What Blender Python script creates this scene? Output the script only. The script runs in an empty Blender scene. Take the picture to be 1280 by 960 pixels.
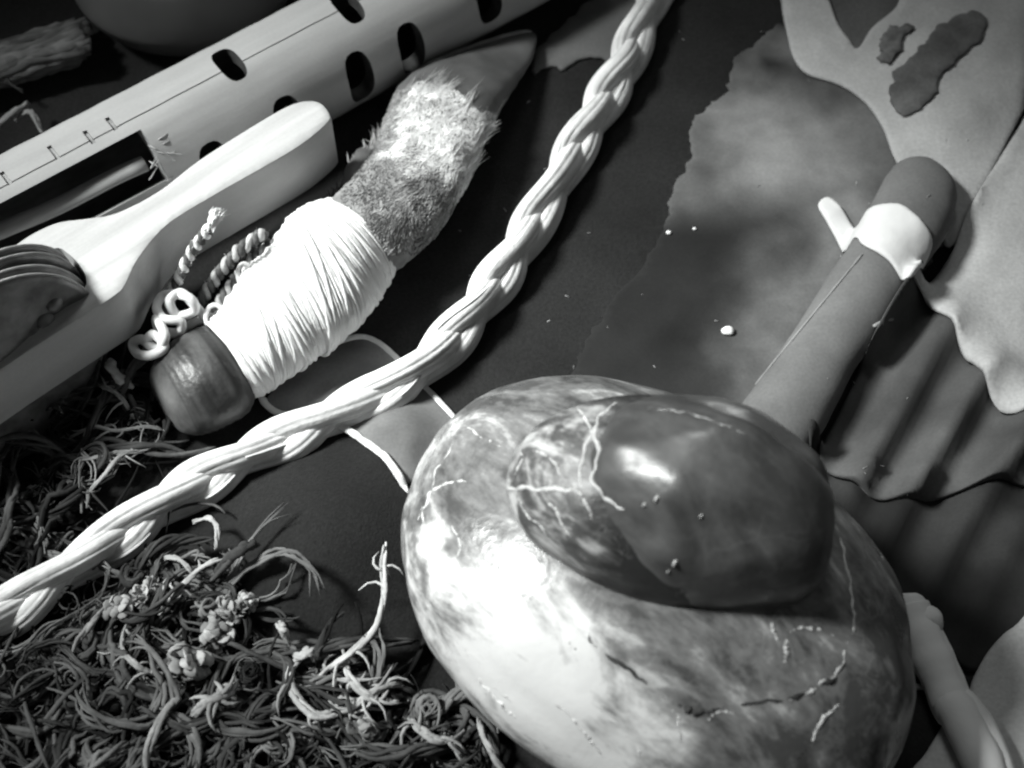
import bpy, bmesh, math, random
import numpy as np
from mathutils import Vector, Matrix, noise
from mathutils.bvhtree import BVHTree
from mathutils.geometry import delaunay_2d_cdt

random.seed(7)
rng = np.random.default_rng(7)
scene = bpy.context.scene
col = scene.collection
PI = math.pi

# ------------------------------------------------------------------ camera
W, H = 1280.0, 960.0
PITCH = math.radians(58.0)
DIST = 0.4616
HFOV = math.radians(40.0)
CAM = Vector((0, -DIST * math.cos(PITCH), DIST * math.sin(PITCH)))
cd = bpy.data.cameras.new('camera')
cam = bpy.data.objects.new('camera', cd)
col.objects.link(cam)
cam.location = CAM
cam.rotation_euler = (PI / 2 - PITCH, 0, 0)
cd.sensor_width = 36
cd.angle = HFOV
cd.clip_start = 0.005
cd.clip_end = 20
cd.dof.use_dof = True
cd.dof.focus_distance = 0.43
cd.dof.aperture_fstop = 12.0
scene.camera = cam
scene.render.filter_size = 2.2
scene.cycles.filter_width = 2.2      # soft small-sensor picture

# ------------------------------------------------------------------ world and lamps (indoor light, soft lamp from the left)
world = bpy.data.worlds.new('World')
scene.world = world
world.use_nodes = True
bg = world.node_tree.nodes['Background']
bg.inputs[0].default_value = (0.97, 1.0, 0.975, 1)
bg.inputs[1].default_value = 0.06


def aim(o, target):
    o.rotation_euler = (Vector(target) - o.location).to_track_quat('-Z', 'Y').to_euler()


def spot_lamp(name, loc, target, energy, size_deg, blend, radius):
    ld = bpy.data.lights.new(name, 'SPOT')
    ld.energy = energy
    ld.color = (0.975, 1.0, 0.98)
    ld.spot_size = math.radians(size_deg)
    ld.spot_blend = blend
    ld.shadow_soft_size = radius
    o = bpy.data.objects.new(name, ld)
    col.objects.link(o)
    o.location = loc
    aim(o, target)
    return o


spot_lamp('key_lamp', (-0.64, 0.06, 0.76), (-0.014, -0.006, 0.02), 190, 18.4, 1.0, 0.14)
fl = bpy.data.lights.new('added_back_lamp', 'AREA')  # unseen lamp added behind for a broad reflection on the dark stone
fl.shape = 'RECTANGLE'
fl.size = 0.42
fl.size_y = 0.3
fl.energy = 0.085
fl.spread = math.radians(24)
fl.color = (0.975, 1.0, 0.98)
flo = bpy.data.objects.new('added_back_lamp', fl)
col.objects.link(flo)
flo.location = (-0.08, 0.55, 0.95)
aim(flo, (0.0, -0.06, 0.05))

scene.view_settings.view_transform = 'Standard'
scene.view_settings.look = 'None'
scene.view_settings.exposure = 0.0
scene.view_settings.gamma = 1.0
scene.view_settings.use_curve_mapping = False


# ------------------------------------------------------------------ picture point -> point of the place at height z
FOC = (W / 2) / math.tan(HFOV / 2)
FWD = Vector((0, math.cos(PITCH), -math.sin(PITCH)))
UP = Vector((0, math.sin(PITCH), math.cos(PITCH)))


def ray(px, py):
    return FWD + Vector((1, 0, 0)) * ((px - W / 2) / FOC) + UP * ((H / 2 - py) / FOC)


def P(px, py, z=0.0):
    d = ray(px, py)
    return CAM + d * ((z - CAM.z) / d.z)


def spline(pts, n):
    """Catmull-Rom through pts (tuples of any length), n samples."""
    p = np.array([tuple(q) for q in pts], float)
    p = np.vstack([2 * p[0] - p[1], p, 2 * p[-1] - p[-2]])
    m = len(p) - 3
    out = []
    for i in range(n):
        t = i / (n - 1) * m
        k = min(int(t), m - 1)
        u = t - k
        a, b, c, d = p[k], p[k + 1], p[k + 2], p[k + 3]
        out.append(0.5 * (2 * b + (c - a) * u + (2 * a - 5 * b + 4 * c - d) * u * u + (3 * b - a - 3 * c + d) * u ** 3))
    return np.array(out)


def closed_spline(pts, per):
    p = np.array([tuple(q) for q in pts], float)
    n = len(p)
    out = []
    for i in range(n):
        a, b, c, d = p[i - 1], p[i], p[(i + 1) % n], p[(i + 2) % n]
        for j in range(per):
            u = j / per
            out.append(0.5 * (2 * b + (c - a) * u + (2 * a - 5 * b + 4 * c - d) * u * u + (3 * b - a - 3 * c + d) * u ** 3))
    return np.array(out)


# ------------------------------------------------------------------ mesh helpers
class MB:
    def __init__(self):
        self.v = []
        self.f = []
        self.t = []

    def add(self, verts, faces, tint=0.5):
        b = len(self.v)
        self.v.extend([tuple(x) for x in verts])
        self.f.extend([tuple(i + b for i in f) for f in faces])
        if isinstance(tint, (float, int)):
            self.t.extend([float(tint)] * len(verts))
        else:
            self.t.extend(list(tint))

    def rings(self, rings, closed_ends=True, tint=0.5):
        n = len(rings[0])
        b = len(self.v)
        for i, r in enumerate(rings):
            self.v.extend([tuple(x) for x in r])
            if isinstance(tint, (float, int)):
                self.t.extend([float(tint)] * n)
            else:
                self.t.extend(list(tint[i]) if hasattr(tint[i], '__len__') else [tint[i]] * n)
        for i in range(len(rings) - 1):
            for j in range(n):
                k = (j + 1) % n
                self.f.append((b + i * n + j, b + i * n + k, b + (i + 1) * n + k, b + (i + 1) * n + j))
        if closed_ends:
            self.f.append(tuple(b + j for j in reversed(range(n))))
            e = b + (len(rings) - 1) * n
            self.f.append(tuple(e + j for j in range(n)))

    def tube(self, pts, rad, n=6, tint=0.5, flat=1.0, phase=0.0):
        pts = [Vector(p) for p in pts]
        m = len(pts)
        if not hasattr(rad, '__len__'):
            rad = [rad] * m
        ref = None
        rings = []
        for i in range(m):
            t = pts[min(i + 1, m - 1)] - pts[max(i - 1, 0)]
            if t.length < 1e-9:
                t = Vector((1, 0, 0))
            t.normalize()
            if ref is None:
                ref = Vector((0, 0, 1)) if abs(t.z) < 0.9 else Vector((1, 0, 0))
            a = ref - t * ref.dot(t)
            if a.length < 1e-6:
                a = t.orthogonal()
            a.normalize()
            ref = a
            bb = t.cross(a)
            rings.append([pts[i] + (a * math.cos(phase + 2 * PI * j / n) * flat + bb * math.sin(phase + 2 * PI * j / n)) * rad[i] for j in range(n)])
        self.rings(rings, True, tint)

    def build(self, name, mat, parent=None, smooth=True, origin=None):
        o0 = Vector(origin) if origin is not None else (parent_origin(parent) if parent else Vector((0, 0, 0)))
        me = bpy.data.meshes.new(name)
        vv = np.array(self.v, float) - np.array(o0)
        me.from_pydata(vv.tolist(), [], self.f)
        at = me.attributes.new('tint', 'FLOAT', 'POINT')
        at.data.foreach_set('value', np.array(self.t, np.float32))
        me.materials.append(mat)
        bm = bmesh.new()
        bm.from_mesh(me)
        bmesh.ops.recalc_face_normals(bm, faces=bm.faces)
        bm.to_mesh(me)
        bm.free()
        if smooth:
            me.polygons.foreach_set('use_smooth', [True] * len(me.polygons))
        me.update()
        o = bpy.data.objects.new(name, me)
        col.objects.link(o)
        if parent:
            o.parent = parent
        else:
            o.location = o0
        return o

    def bvh(self):
        return BVHTree.FromPolygons([Vector(v) for v in self.v], self.f)


ORIG = {}


def parent_origin(p):
    v = Vector((0, 0, 0))
    while p is not None:
        v += p.location
        p = p.parent
    return v


def thing(name, label, cat, loc, group=None):
    o = bpy.data.objects.new(name, None)
    o.empty_display_size = 0.01
    col.objects.link(o)
    o.location = loc
    tag(o, label, cat, group)
    return o


def tag(o, label=None, cat=None, group=None, kind=None):
    if label:
        o['label'] = label
    if cat:
        o['category'] = cat
    if group:
        o['group'] = group
    if kind:
        o['kind'] = kind
    return o


SUPPORT = []


def ground(x, y, dflt=0.0):
    z = None
    for b in SUPPORT:
        h = b.ray_cast(Vector((x, y, 0.4)), Vector((0, 0, -1)))
        if h[0] is not None and (z is None or h[0].z > z):
            z = h[0].z
    return dflt if z is None else z


def nz(x, y, z=0.0, s=1.0):
    return noise.noise(Vector((x * s, y * s, z * s)))


def fbm(x, y, z=0.0, s=1.0, o=4):
    return noise.fractal(Vector((x * s, y * s, z * s)), 1.0, 2.0, o)


# ------------------------------------------------------------------ materials
def gray(v):
    return (v, v, v, 1)


def material(name, lo, hi, scale=(60, 60, 60), rough=0.8, detail=6, bump=0.3, bscale=400, tint=0.0, sheen=0.0,
             coat=0.0, ramp=(0.3, 0.7), rot=(0, 0, 0), spec=0.5, distort=0.0, bdist=0.0006, fine=0.0):
    m = bpy.data.materials.new(name)
    m.use_nodes = True
    nt = m.node_tree
    N, L = nt.nodes, nt.links
    b = N['Principled BSDF']
    tc = N.new('ShaderNodeTexCoord')
    r1 = N.new('ShaderNodeMapping')
    r1.inputs['Rotation'].default_value = rot
    mp = N.new('ShaderNodeMapping')
    mp.inputs['Scale'].default_value = scale
    L.new(tc.outputs['Object'], r1.inputs[0])
    L.new(r1.outputs[0], mp.inputs[0])
    n1 = N.new('ShaderNodeTexNoise')
    n1.inputs['Scale'].default_value = 1.0
    n1.inputs['Detail'].default_value = detail
    n1.inputs['Distortion'].default_value = distort
    L.new(mp.outputs[0], n1.inputs['Vector'])
    cr = N.new('ShaderNodeValToRGB')
    cr.color_ramp.elements[0].position = ramp[0]
    cr.color_ramp.elements[1].position = ramp[1]
    cr.color_ramp.elements[0].color = gray(lo)
    cr.color_ramp.elements[1].color = gray(hi)
    L.new(n1.outputs['Fac'], cr.inputs[0])
    out = cr.outputs[0]
    if tint > 0:
        at = N.new('ShaderNodeAttribute')
        at.attribute_name = 'tint'
        mr = N.new('ShaderNodeMapRange')
        mr.inputs['To Min'].default_value = 1 - tint
        mr.inputs['To Max'].default_value = 1 + tint
        L.new(at.outputs['Fac'], mr.inputs['Value'])
        mx = N.new('ShaderNodeMix')
        mx.data_type = 'RGBA'
        mx.blend_type = 'MULTIPLY'
        mx.inputs[0].default_value = 1.0
        L.new(out, mx.inputs[6])
        L.new(mr.outputs[0], mx.inputs[7])
        out = mx.outputs[2]
    if fine > 0:
        n3 = N.new('ShaderNodeTexNoise')
        n3.inputs['Scale'].default_value = 900
        n3.inputs['Detail'].default_value = 3
        L.new(r1.outputs[0], n3.inputs['Vector'])
        mr = N.new('ShaderNodeMapRange')
        mr.inputs['From Min'].default_value = 0.3
        mr.inputs['From Max'].default_value = 0.7
        mr.inputs['To Min'].default_value = 1 - fine
        mr.inputs['To Max'].default_value = 1 + fine
        L.new(n3.outputs['Fac'], mr.inputs['Value'])
        mx = N.new('ShaderNodeMix')
        mx.data_type = 'RGBA'
        mx.blend_type = 'MULTIPLY'
        mx.inputs[0].default_value = 1.0
        L.new(out, mx.inputs[6])
        L.new(mr.outputs[0], mx.inputs[7])
        out = mx.outputs[2]
    L.new(out, b.inputs['Base Color'])
    b.inputs['Roughness'].default_value = rough
    b.inputs['Specular IOR Level'].default_value = spec
    if sheen:
        b.inputs['Sheen Weight'].default_value = sheen
        b.inputs['Sheen Roughness'].default_value = 0.5
    if coat:
        b.inputs['Coat Weight'].default_value = coat
        b.inputs['Coat Roughness'].default_value = 0.15
    if bump:
        n2 = N.new('ShaderNodeTexNoise')
        n2.inputs['Scale'].default_value = 1.0
        n2.inputs['Detail'].default_value = 5
        m2 = N.new('ShaderNodeMapping')
        s = np.array(scale, float)
        m2.inputs['Scale'].default_value = tuple(s / s.max() * bscale)
        L.new(r1.outputs[0], m2.inputs[0])
        L.new(m2.outputs[0], n2.inputs['Vector'])
        bp = N.new('ShaderNodeBump')
        bp.inputs['Strength'].default_value = bump
        bp.inputs['Distance'].default_value = bdist
        L.new(n2.outputs['Fac'], bp.inputs['Height'])
        L.new(bp.outputs[0], b.inputs['Normal'])
    return m


def axis_rot(a, b):
    d = (b - a)
    return (0, 0, -math.atan2(d.y, d.x))


M = {}
M['cloth'] = material('dark_cloth', 0.010, 0.022, (25, 25, 25), 0.95, bump=0.5, bscale=1400, sheen=0.05, spec=0.15, fine=0.25)
M['suede'] = material('grey_suede', 0.14, 0.23, (38, 38, 38), 0.92, bump=0.12, bscale=1100, tint=0.92, sheen=0.05, spec=0.15, fine=0.08)
M['suede_dark'] = material('dark_suede', 0.09, 0.14, (40, 40, 40), 0.92, bump=0.22, bscale=1100, tint=0.7, spec=0.15, fine=0.15)
M['pale_leather'] = material('pale_leather', 0.36, 0.46, (45, 45, 45), 0.75, bump=0.4, bscale=330, spec=0.25, fine=0.10)
M['white_leather'] = material('white_leather', 0.60, 0.72, (60, 60, 60), 0.7, bump=0.2, bscale=500, spec=0.25)
fa, fb_ = P(-120, 350, 0.021), P(700, -88, 0.021)
FR = axis_rot(fa, fb_)
M['flute'] = material('smooth_pale_wood', 0.32, 0.42, (12, 130, 130), 0.5, bump=0.12, bscale=700, rot=FR, spec=0.35, fine=0.03)
M['flute_dark'] = material('shaded_wood', 0.02, 0.07, (60, 200, 200), 0.8, rot=FR)  # dark colour carrying the shade inside the holes and bore
M['reed'] = material('reed', 0.18, 0.34, (30, 260, 260), 0.7, rot=FR)
sa, sb_ = P(0, 400, 0.025), P(400, 150, 0.025)
SR = axis_rot(sa, sb_)
M['stick'] = material('planed_pale_wood', 0.40, 0.54, (14, 220, 80), 0.5, bump=0.25, bscale=600, rot=SR, spec=0.35, fine=0.03)
M['metal'] = material('dull_metal', 0.10, 0.24, (180, 180, 180), 0.45, bump=0.3, bscale=350)
M['metal'].node_tree.nodes['Principled BSDF'].inputs['Metallic'].default_value = 0.4
M['grass'] = material('dry_grass', 0.54, 0.78, (120, 120, 120), 0.65, bump=0.35, bscale=600, tint=0.32, spec=0.3)
M['yarn'] = material('white_yarn', 0.72, 0.84, (200, 200, 200), 0.9, bump=0.5, bscale=2500, tint=0.12, spec=0.1)
M['cord'] = material('white_cord', 0.68, 0.82, (200, 200, 200), 0.85, bump=0.5, bscale=2500, tint=0.1, spec=0.1)
M['dark_cord'] = material('dark_cord', 0.06, 0.16, (300, 300, 300), 0.9, bump=0.5, bscale=2500, tint=0.3, spec=0.1)
M['wrapped'] = material('dark_wood_end', 0.045, 0.14, (90, 90, 90), 0.42, bump=0.4, bscale=500, tint=0.75)
M['hide_leg'] = material('short_hair_hide', 0.14, 0.28, (150, 150, 150), 0.85, bump=0.25, bscale=900)
M['fur'] = material("pale_fur", 0.44, 0.66, (150, 150, 150), 0.7, bump=0.0, tint=0.8, spec=0.2)
M['hoof'] = material('hoof_horn', 0.07, 0.14, (60, 60, 60), 0.5, bump=0.25, bscale=500, spec=0.4)
M['herb'] = material('dried_herb', 0.035, 0.11, (120, 120, 120), 0.85, bump=0.4, bscale=900, tint=0.95, spec=0.15)
M['herb_pale'] = material('pale_dried_stem', 0.22, 0.44, (160, 160, 160), 0.8, bump=0.4, bscale=900, tint=0.5, spec=0.15)
M['vein'] = material('pale_quartz', 0.42, 0.68, (300, 300, 300), 0.4, bump=0.3, bscale=800)
M['crack'] = material('dark_crack', 0.02, 0.05, (300, 300, 300), 0.8)
M['bowl'] = material('dark_bowl', 0.07, 0.10, (30, 30, 30), 0.5, bump=0.1)
M['bark'] = material('bark_bundle', 0.07, 0.16, (120, 120, 120), 0.9, bump=0.8, bscale=300, tint=0.5)
M['rim'] = material('pale_rim', 0.22, 0.4, (160, 160, 160), 0.6, bump=0.4, bscale=900)
M['grey_cord'] = material('grey_cord', 0.34, 0.56, (300, 300, 300), 0.9, bump=0.5, bscale=2500, tint=0.3, spec=0.1)
M['bead'] = material('white_bead', 0.75, 0.8, (300, 300, 300), 0.4)


def stone_material(name, lo, mid, hi, rough, scale, p=(0.34, 0.5, 0.66), tint=0.0, coat=0.0, spec=0.5, vein=0.3):
    m = bpy.data.materials.new(name)
    m.use_nodes = True
    N, L = m.node_tree.nodes, m.node_tree.links
    b = N['Principled BSDF']
    tc = N.new('ShaderNodeTexCoord')
    mp0 = N.new('ShaderNodeMapping')
    mp0.inputs['Rotation'].default_value = (0, 0, 0.72)
    mp1 = N.new('ShaderNodeMapping')
    mp1.inputs['Scale'].default_value = (0.55, 1.35, 1.35)
    L.new(tc.outputs['Object'], mp0.inputs[0])
    L.new(mp0.outputs[0], mp1.inputs[0])
    n0 = N.new('ShaderNodeTexNoise')
    n0.inputs['Scale'].default_value = scale
    n0.inputs['Detail'].default_value = 8
    n0.inputs['Roughness'].default_value = 0.62
    n0.inputs['Distortion'].default_value = 0.9
    L.new(mp1.outputs[0], n0.inputs['Vector'])
    at = N.new('ShaderNodeAttribute')
    at.attribute_name = 'tint'
    ad = N.new('ShaderNodeMath')
    ad.operation = 'MULTIPLY_ADD'
    ad.inputs[1].default_value = tint
    L.new(at.outputs['Fac'], ad.inputs[0])
    L.new(n0.outputs['Fac'], ad.inputs[2])
    sb = N.new('ShaderNodeMath')
    sb.operation = 'SUBTRACT'
    sb.inputs[1].default_value = tint * 0.5
    L.new(ad.outputs[0], sb.inputs[0])
    cr = N.new('ShaderNodeValToRGB')
    e = cr.color_ramp.elements
    e[0].position = p[0]
    e[0].color = gray(lo)
    e[1].position = p[2]
    e[1].color = gray(hi)
    k = e.new(p[1])
    k.color = gray(mid)
    L.new(sb.outputs[0], cr.inputs[0])
    nf = N.new('ShaderNodeTexNoise')
    nf.inputs['Scale'].default_value = scale * 5
    nf.inputs['Detail'].default_value = 6
    nf.inputs['Roughness'].default_value = 0.7
    L.new(mp1.outputs[0], nf.inputs['Vector'])
    fm = N.new('ShaderNodeMath')
    fm.operation = 'MULTIPLY_ADD'
    fm.inputs[1].default_value = 0.38
    fm.inputs[2].default_value = -0.19
    L.new(nf.outputs['Fac'], fm.inputs[0])
    f2 = N.new('ShaderNodeMath')
    f2.operation = 'ADD'
    L.new(fm.outputs[0], f2.inputs[0])
    L.new(sb.outputs[0], f2.inputs[1])
    L.new(f2.outputs[0], cr.inputs[0])
    # fine pale veinlets
    vo = N.new('ShaderNodeTexVoronoi')
    vo.feature = 'DISTANCE_TO_EDGE'
    vo.inputs['Scale'].default_value = scale * 1.3
    wv = N.new('ShaderNodeTexNoise')
    wv.inputs['Scale'].default_value = scale * 2
    wv.inputs['Detail'].default_value = 5
    L.new(tc.outputs['Object'], wv.inputs['Vector'])
    mxv = N.new('ShaderNodeMix')
    mxv.data_type = 'VECTOR'
    mxv.inputs[0].default_value = 0.03
    L.new(tc.outputs['Object'], mxv.inputs[4])
    L.new(wv.outputs['Color'], mxv.inputs[5])
    L.new(mxv.outputs[1], vo.inputs['Vector'])
    vr = N.new('ShaderNodeValToRGB')
    vr.color_ramp.elements[0].position = 0.0
    vr.color_ramp.elements[0].color = gray(1.0)
    vr.color_ramp.elements[1].position = 0.035
    vr.color_ramp.elements[1].color = gray(0.0)
    L.new(vo.outputs['Distance'], vr.inputs[0])
    n9 = N.new('ShaderNodeTexNoise')
    n9.inputs['Scale'].default_value = scale * 0.8
    L.new(tc.outputs['Object'], n9.inputs['Vector'])
    mm = N.new('ShaderNodeMath')
    mm.operation = 'MULTIPLY'
    L.new(vr.outputs[0], mm.inputs[0])
    r9 = N.new('ShaderNodeMapRange')
    r9.inputs['From Min'].default_value = 0.48
    r9.inputs['From Max'].default_value = 0.62
    r9.inputs['To Max'].default_value = vein
    L.new(n9.outputs['Fac'], r9.inputs['Value'])
    L.new(r9.outputs[0], mm.inputs[1])
    mx = N.new('ShaderNodeMix')
    mx.data_type = 'RGBA'
    L.new(mm.outputs[0], mx.inputs[0])
    L.new(cr.outputs[0], mx.inputs[6])
    mx.inputs[7].default_value = gray(0.55)
    L.new(mx.outputs[2], b.inputs['Base Color'])
    rr = N.new('ShaderNodeMapRange')
    rr.inputs['From Min'].default_value = 0.35
    rr.inputs['From Max'].default_value = 0.65
    rr.inputs['To Min'].default_value = rough
    rr.inputs['To Max'].default_value = rough + 0.14
    L.new(wv.outputs['Fac'], rr.inputs['Value'])
    L.new(rr.outputs[0], b.inputs['Roughness'])
    b.inputs['Specular IOR Level'].default_value = spec
    b.inputs['Coat Weight'].default_value = coat
    b.inputs['Coat Roughness'].default_value = 0.26
    bp = N.new('ShaderNodeBump')
    bp.inputs['Strength'].default_value = 0.3
    bp.inputs['Distance'].default_value = 0.0005
    n3 = N.new('ShaderNodeTexNoise')
    n3.inputs['Scale'].default_value = scale * 9
    n3.inputs['Detail'].default_value = 6
    L.new(tc.outputs['Object'], n3.inputs['Vector'])
    L.new(n3.outputs['Fac'], bp.inputs['Height'])
    L.new(bp.outputs[0], b.inputs['Normal'])
    return m


M['big_stone'] = stone_material('marbled_stone', 0.07, 0.22, 0.68, 0.22, 42, tint=0.36, spec=0.7, vein=0.15)
M['small_stone'] = stone_material('dark_polished_stone', 0.055, 0.105, 0.22, 0.30, 30, p=(0.36, 0.54, 0.80), tint=0.3, coat=0.0, spec=1.0, vein=0.06)
M['crust'] = stone_material('crusty_stone', 0.03, 0.10, 0.5, 0.32, 75, p=(0.36, 0.54, 0.70), tint=0.42, vein=0.2)


# ------------------------------------------------------------------ the cloth
def base_h(x, y):
    h = 0.0012 * fbm(x, y, 0.3, 14, 3)
    for (px, py, s, a) in ((400, 690, 0.019, 0.017), (480, 590, 0.012, 0.004)):
        c = P(px, py, 0)
        h += a * math.exp(-((x - c.x) ** 2 + (y - c.y) ** 2) / (2 * s * s))
    # long soft wrinkles
    h += 0.0012 * math.sin((x * 0.8 - y * 0.6) * 85 + 2.2 * nz(x, y, 1.0, 12)) * max(0, nz(x, y, 5.0, 9) + 0.2)
    return h


mb = MB()
nx, ny = 250, 250
X0, X1, Y0, Y1 = -0.32, 0.32, -0.22, 0.36
for j in range(ny):
    for i in range(nx):
        x = X0 + (X1 - X0) * i / (nx - 1)
        y = Y0 + (Y1 - Y0) * j / (ny - 1)
        mb.v.append((x, y, base_h(x, y)))
mb.t = [0.5] * len(mb.v)
mb.f = [(j * nx + i, j * nx + i + 1, (j + 1) * nx + i + 1, (j + 1) * nx + i) for j in range(ny - 1) for i in range(nx - 1)]
cloth = mb.build('cloth', M['cloth'])
tag(cloth, 'dark velvety cloth spread under everything', None, None, 'structure')
SUPPORT.append(mb.bvh())


# ------------------------------------------------------------------ leather sheets
def sheet(outline, thick, zpx=0.004, rim=None, res=0.0025, per=6, ragged=0.0, hfun=None, tfun=None, drape=True, smooth_it=3,
          gap=0.0004, z0=None, z1=None, raw=False):
    """a sheet of given outline (picture points at height zpx) with real thickness, laid on what is below it."""
    rim = rim or thick
    pts = closed_spline(outline, per) if not raw else np.array(outline, float)
    w = [P(a, b, zpx) for a, b in pts]
    # resample boundary evenly
    ring = []
    n = len(w)
    for i in range(n):
        a, b = w[i], w[(i + 1) % n]
        d = (b - a).length
        k = max(1, int(math.ceil(d / min(res * 0.8, max(rim * 1.3, 0.0012)))))
        for j in range(k):
            ring.append(a.lerp(b, j / k))
    if ragged:
        ring = [p + Vector((nz(p.x, p.y, 3, 260), nz(p.x, p.y, 9, 260), 0)) * ragged + Vector((nz(p.x, p.y, 5, 900), nz(p.x, p.y, 7, 900), 0)) * ragged * 0.6 for p in ring]
    poly = np.array([(p.x, p.y) for p in ring])
    A = poly
    B = np.roll(poly, -1, axis=0)

    def inside_dist(q):
        d = B - A
        t = np.clip(((q - A) * d).sum(1) / np.maximum((d * d).sum(1), 1e-18), 0, 1)
        c = A + d * t[:, None]
        dist = np.sqrt(((q - c) ** 2).sum(1)).min()
        cond = (A[:, 1] > q[1]) != (B[:, 1] > q[1])
        with np.errstate(divide='ignore', invalid='ignore'):
            xi = (B[:, 0] - A[:, 0]) * (q[1] - A[:, 1]) / (B[:, 1] - A[:, 1]) + A[:, 0]
        ins = (np.count_nonzero(cond & (q[0] < xi)) % 2) == 1
        return ins, dist
    inner = []
    lo, hi = poly.min(0), poly.max(0)
    yy = lo[1]
    row = 0
    while yy < hi[1]:
        xx = lo[0] + (row % 2) * res * 0.5
        while xx < hi[0]:
            q = np.array((xx, yy))
            ok, d = inside_dist(q)
            if ok and d > res * 0.35:
                inner.append((xx, yy, d))
            xx += res
        yy += res * 0.87
        row += 1
    # one extra ring close to the rim for a rounded edge
    nb = len(ring)
    verts2 = [Vector((p.x, p.y)) for p in ring]
    dist = [0.0] * nb
    for i in range(nb):
        a, b = ring[i - 1], ring[(i + 1) % nb]
        t = (b - a)
        t.normalize()
        nn = Vector((-t.y, t.x, 0))
        for fr_, keep in ((0.25, 0.17), (0.95, 0.8)):
            if fr_ > 0.5 and i % 2:
                continue
            for sgn in (1, -1):
                q = ring[i] + nn * sgn * rim * fr_
                ok, d = inside_dist(np.array((q.x, q.y)))
                if ok and d > rim * keep:
                    verts2.append(Vector((q.x, q.y)))
                    dist.append(d)
                    break
    for x, y, d in inner:
        if d > rim * 1.25:
            verts2.append(Vector((x, y)))
            dist.append(d)
    res_v, res_e, res_f, ov, oe, of = delaunay_2d_cdt(verts2, [(i, (i + 1) % nb) for i in range(nb)], [], 1, 1e-7)
    dd = [min([dist[k] for k in o]) if o else 0.0 for o in ov]
    base = []
    for v in res_v:
        base.append(ground(v.x, v.y) + gap if drape else (z0 or 0.0))
    base = np.array(base)
    if drape and smooth_it:
        nbr = [[] for _ in res_v]
        for a, b in res_e:
            nbr[a].append(b)
            nbr[b].append(a)
        for f in res_f:
            for i in range(len(f)):
                a, b = f[i], f[(i + 1) % len(f)]
                nbr[a].append(b)
                nbr[b].append(a)
        for it in range(smooth_it):
            base = np.array([max(base[i], np.mean(base[nbr[i]]) if nbr[i] else base[i]) for i in range(len(base))])
    top = []
    tints = []
    for i, v in enumerate(res_v):
        d = dd[i]
        prof = math.sqrt(max(0.0, 1 - (1 - min(1, d / rim)) ** 2))
        t = thick if drape else (z1 - z0)
        h = t * 0.45 + t * 0.55 * prof if drape else t - rim * (1 - prof)
        z = base[i] + h + (hfun(v.x, v.y, d) if hfun else 0)
        top.append((v.x, v.y, z))
        tints.append(tfun(v.x, v.y, d) if tfun else 0.5)
    m = MB()
    nv = len(top)
    m.v = top + [(v.x, v.y, base[i]) for i, v in enumerate(res_v)]
    m.t = tints + tints
    m.f = [tuple(f) for f in res_f] + [tuple(i + nv for i in reversed(f)) for f in res_f]
    cnt = {}
    for f in res_f:
        for i in range(len(f)):
            e = (f[i], f[(i + 1) % len(f)])
            cnt[e] = 1
    for (a, b) in list(cnt):
        if (b, a) not in cnt:
            m.f.append((b, a, a + nv, b + nv))
    return m


def loft(mb, secs, n=28, m=40, sag=0.0, zc=None, sq=1.0, bumpf=None, tint=0.5, hratio=0.95, lift=0.0):
    """secs: list of (L, R, hratio or None): picture points of the two edges; the thing lies on the ground."""
    s = spline([(a[0], a[1], b[0], b[1], h) for a, b, h in secs], m)
    rings = []
    cents = []
    for i, (ax, ay, bx, by, h) in enumerate(s):
        wd = (P(ax, ay, 0.012) - P(bx, by, 0.012)).length / 2
        zz = lift + max(0.0006, wd * h)
        zz = zc if zc is not None else zz
        L_, R_ = P(ax, ay, zz), P(bx, by, zz)
        c = (L_ + R_) / 2
        hv = (R_ - L_) / 2
        hw = hv.length
        cents.append(c)
        ring = []
        for j in range(n):
            a = 2 * PI * j / n
            ca, sa = math.cos(a), math.sin(a)
            if sq != 1.0:
                ca = math.copysign(abs(ca) ** sq, ca)
                sa = math.copysign(abs(sa) ** sq, sa)
            p = c + hv * ca + Vector((0, 0, hw * h)) * sa
            if bumpf:
                p = c + (p - c) * bumpf(i / (m - 1), a, p)
            ring.append(p)
        rings.append(ring)
    mb.rings(rings, True, tint)
    return rings, cents


def pix(p):
    d = Vector(p) - CAM
    z = d.dot(FWD)
    return W / 2 + FOC * d.x / z, H / 2 - FOC * d.dot(UP) / z


def sstep(a, b, x):
    t = min(1, max(0, (x - a) / (b - a)))
    return t * t * (3 - 2 * t)


# hide with a torn edge
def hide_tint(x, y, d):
    # pale mottled middle, fading darker towards the lower left
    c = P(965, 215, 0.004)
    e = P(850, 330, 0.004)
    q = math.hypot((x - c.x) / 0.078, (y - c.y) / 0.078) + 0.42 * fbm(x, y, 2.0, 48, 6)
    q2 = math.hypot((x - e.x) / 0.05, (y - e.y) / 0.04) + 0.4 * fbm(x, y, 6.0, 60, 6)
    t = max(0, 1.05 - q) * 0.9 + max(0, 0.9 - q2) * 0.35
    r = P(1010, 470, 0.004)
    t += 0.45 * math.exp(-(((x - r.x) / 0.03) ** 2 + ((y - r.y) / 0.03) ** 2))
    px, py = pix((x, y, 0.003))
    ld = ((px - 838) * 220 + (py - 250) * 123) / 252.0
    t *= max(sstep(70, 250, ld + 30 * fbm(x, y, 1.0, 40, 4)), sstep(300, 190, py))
    return min(0.7, max(0.0, t * 0.74))


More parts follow.
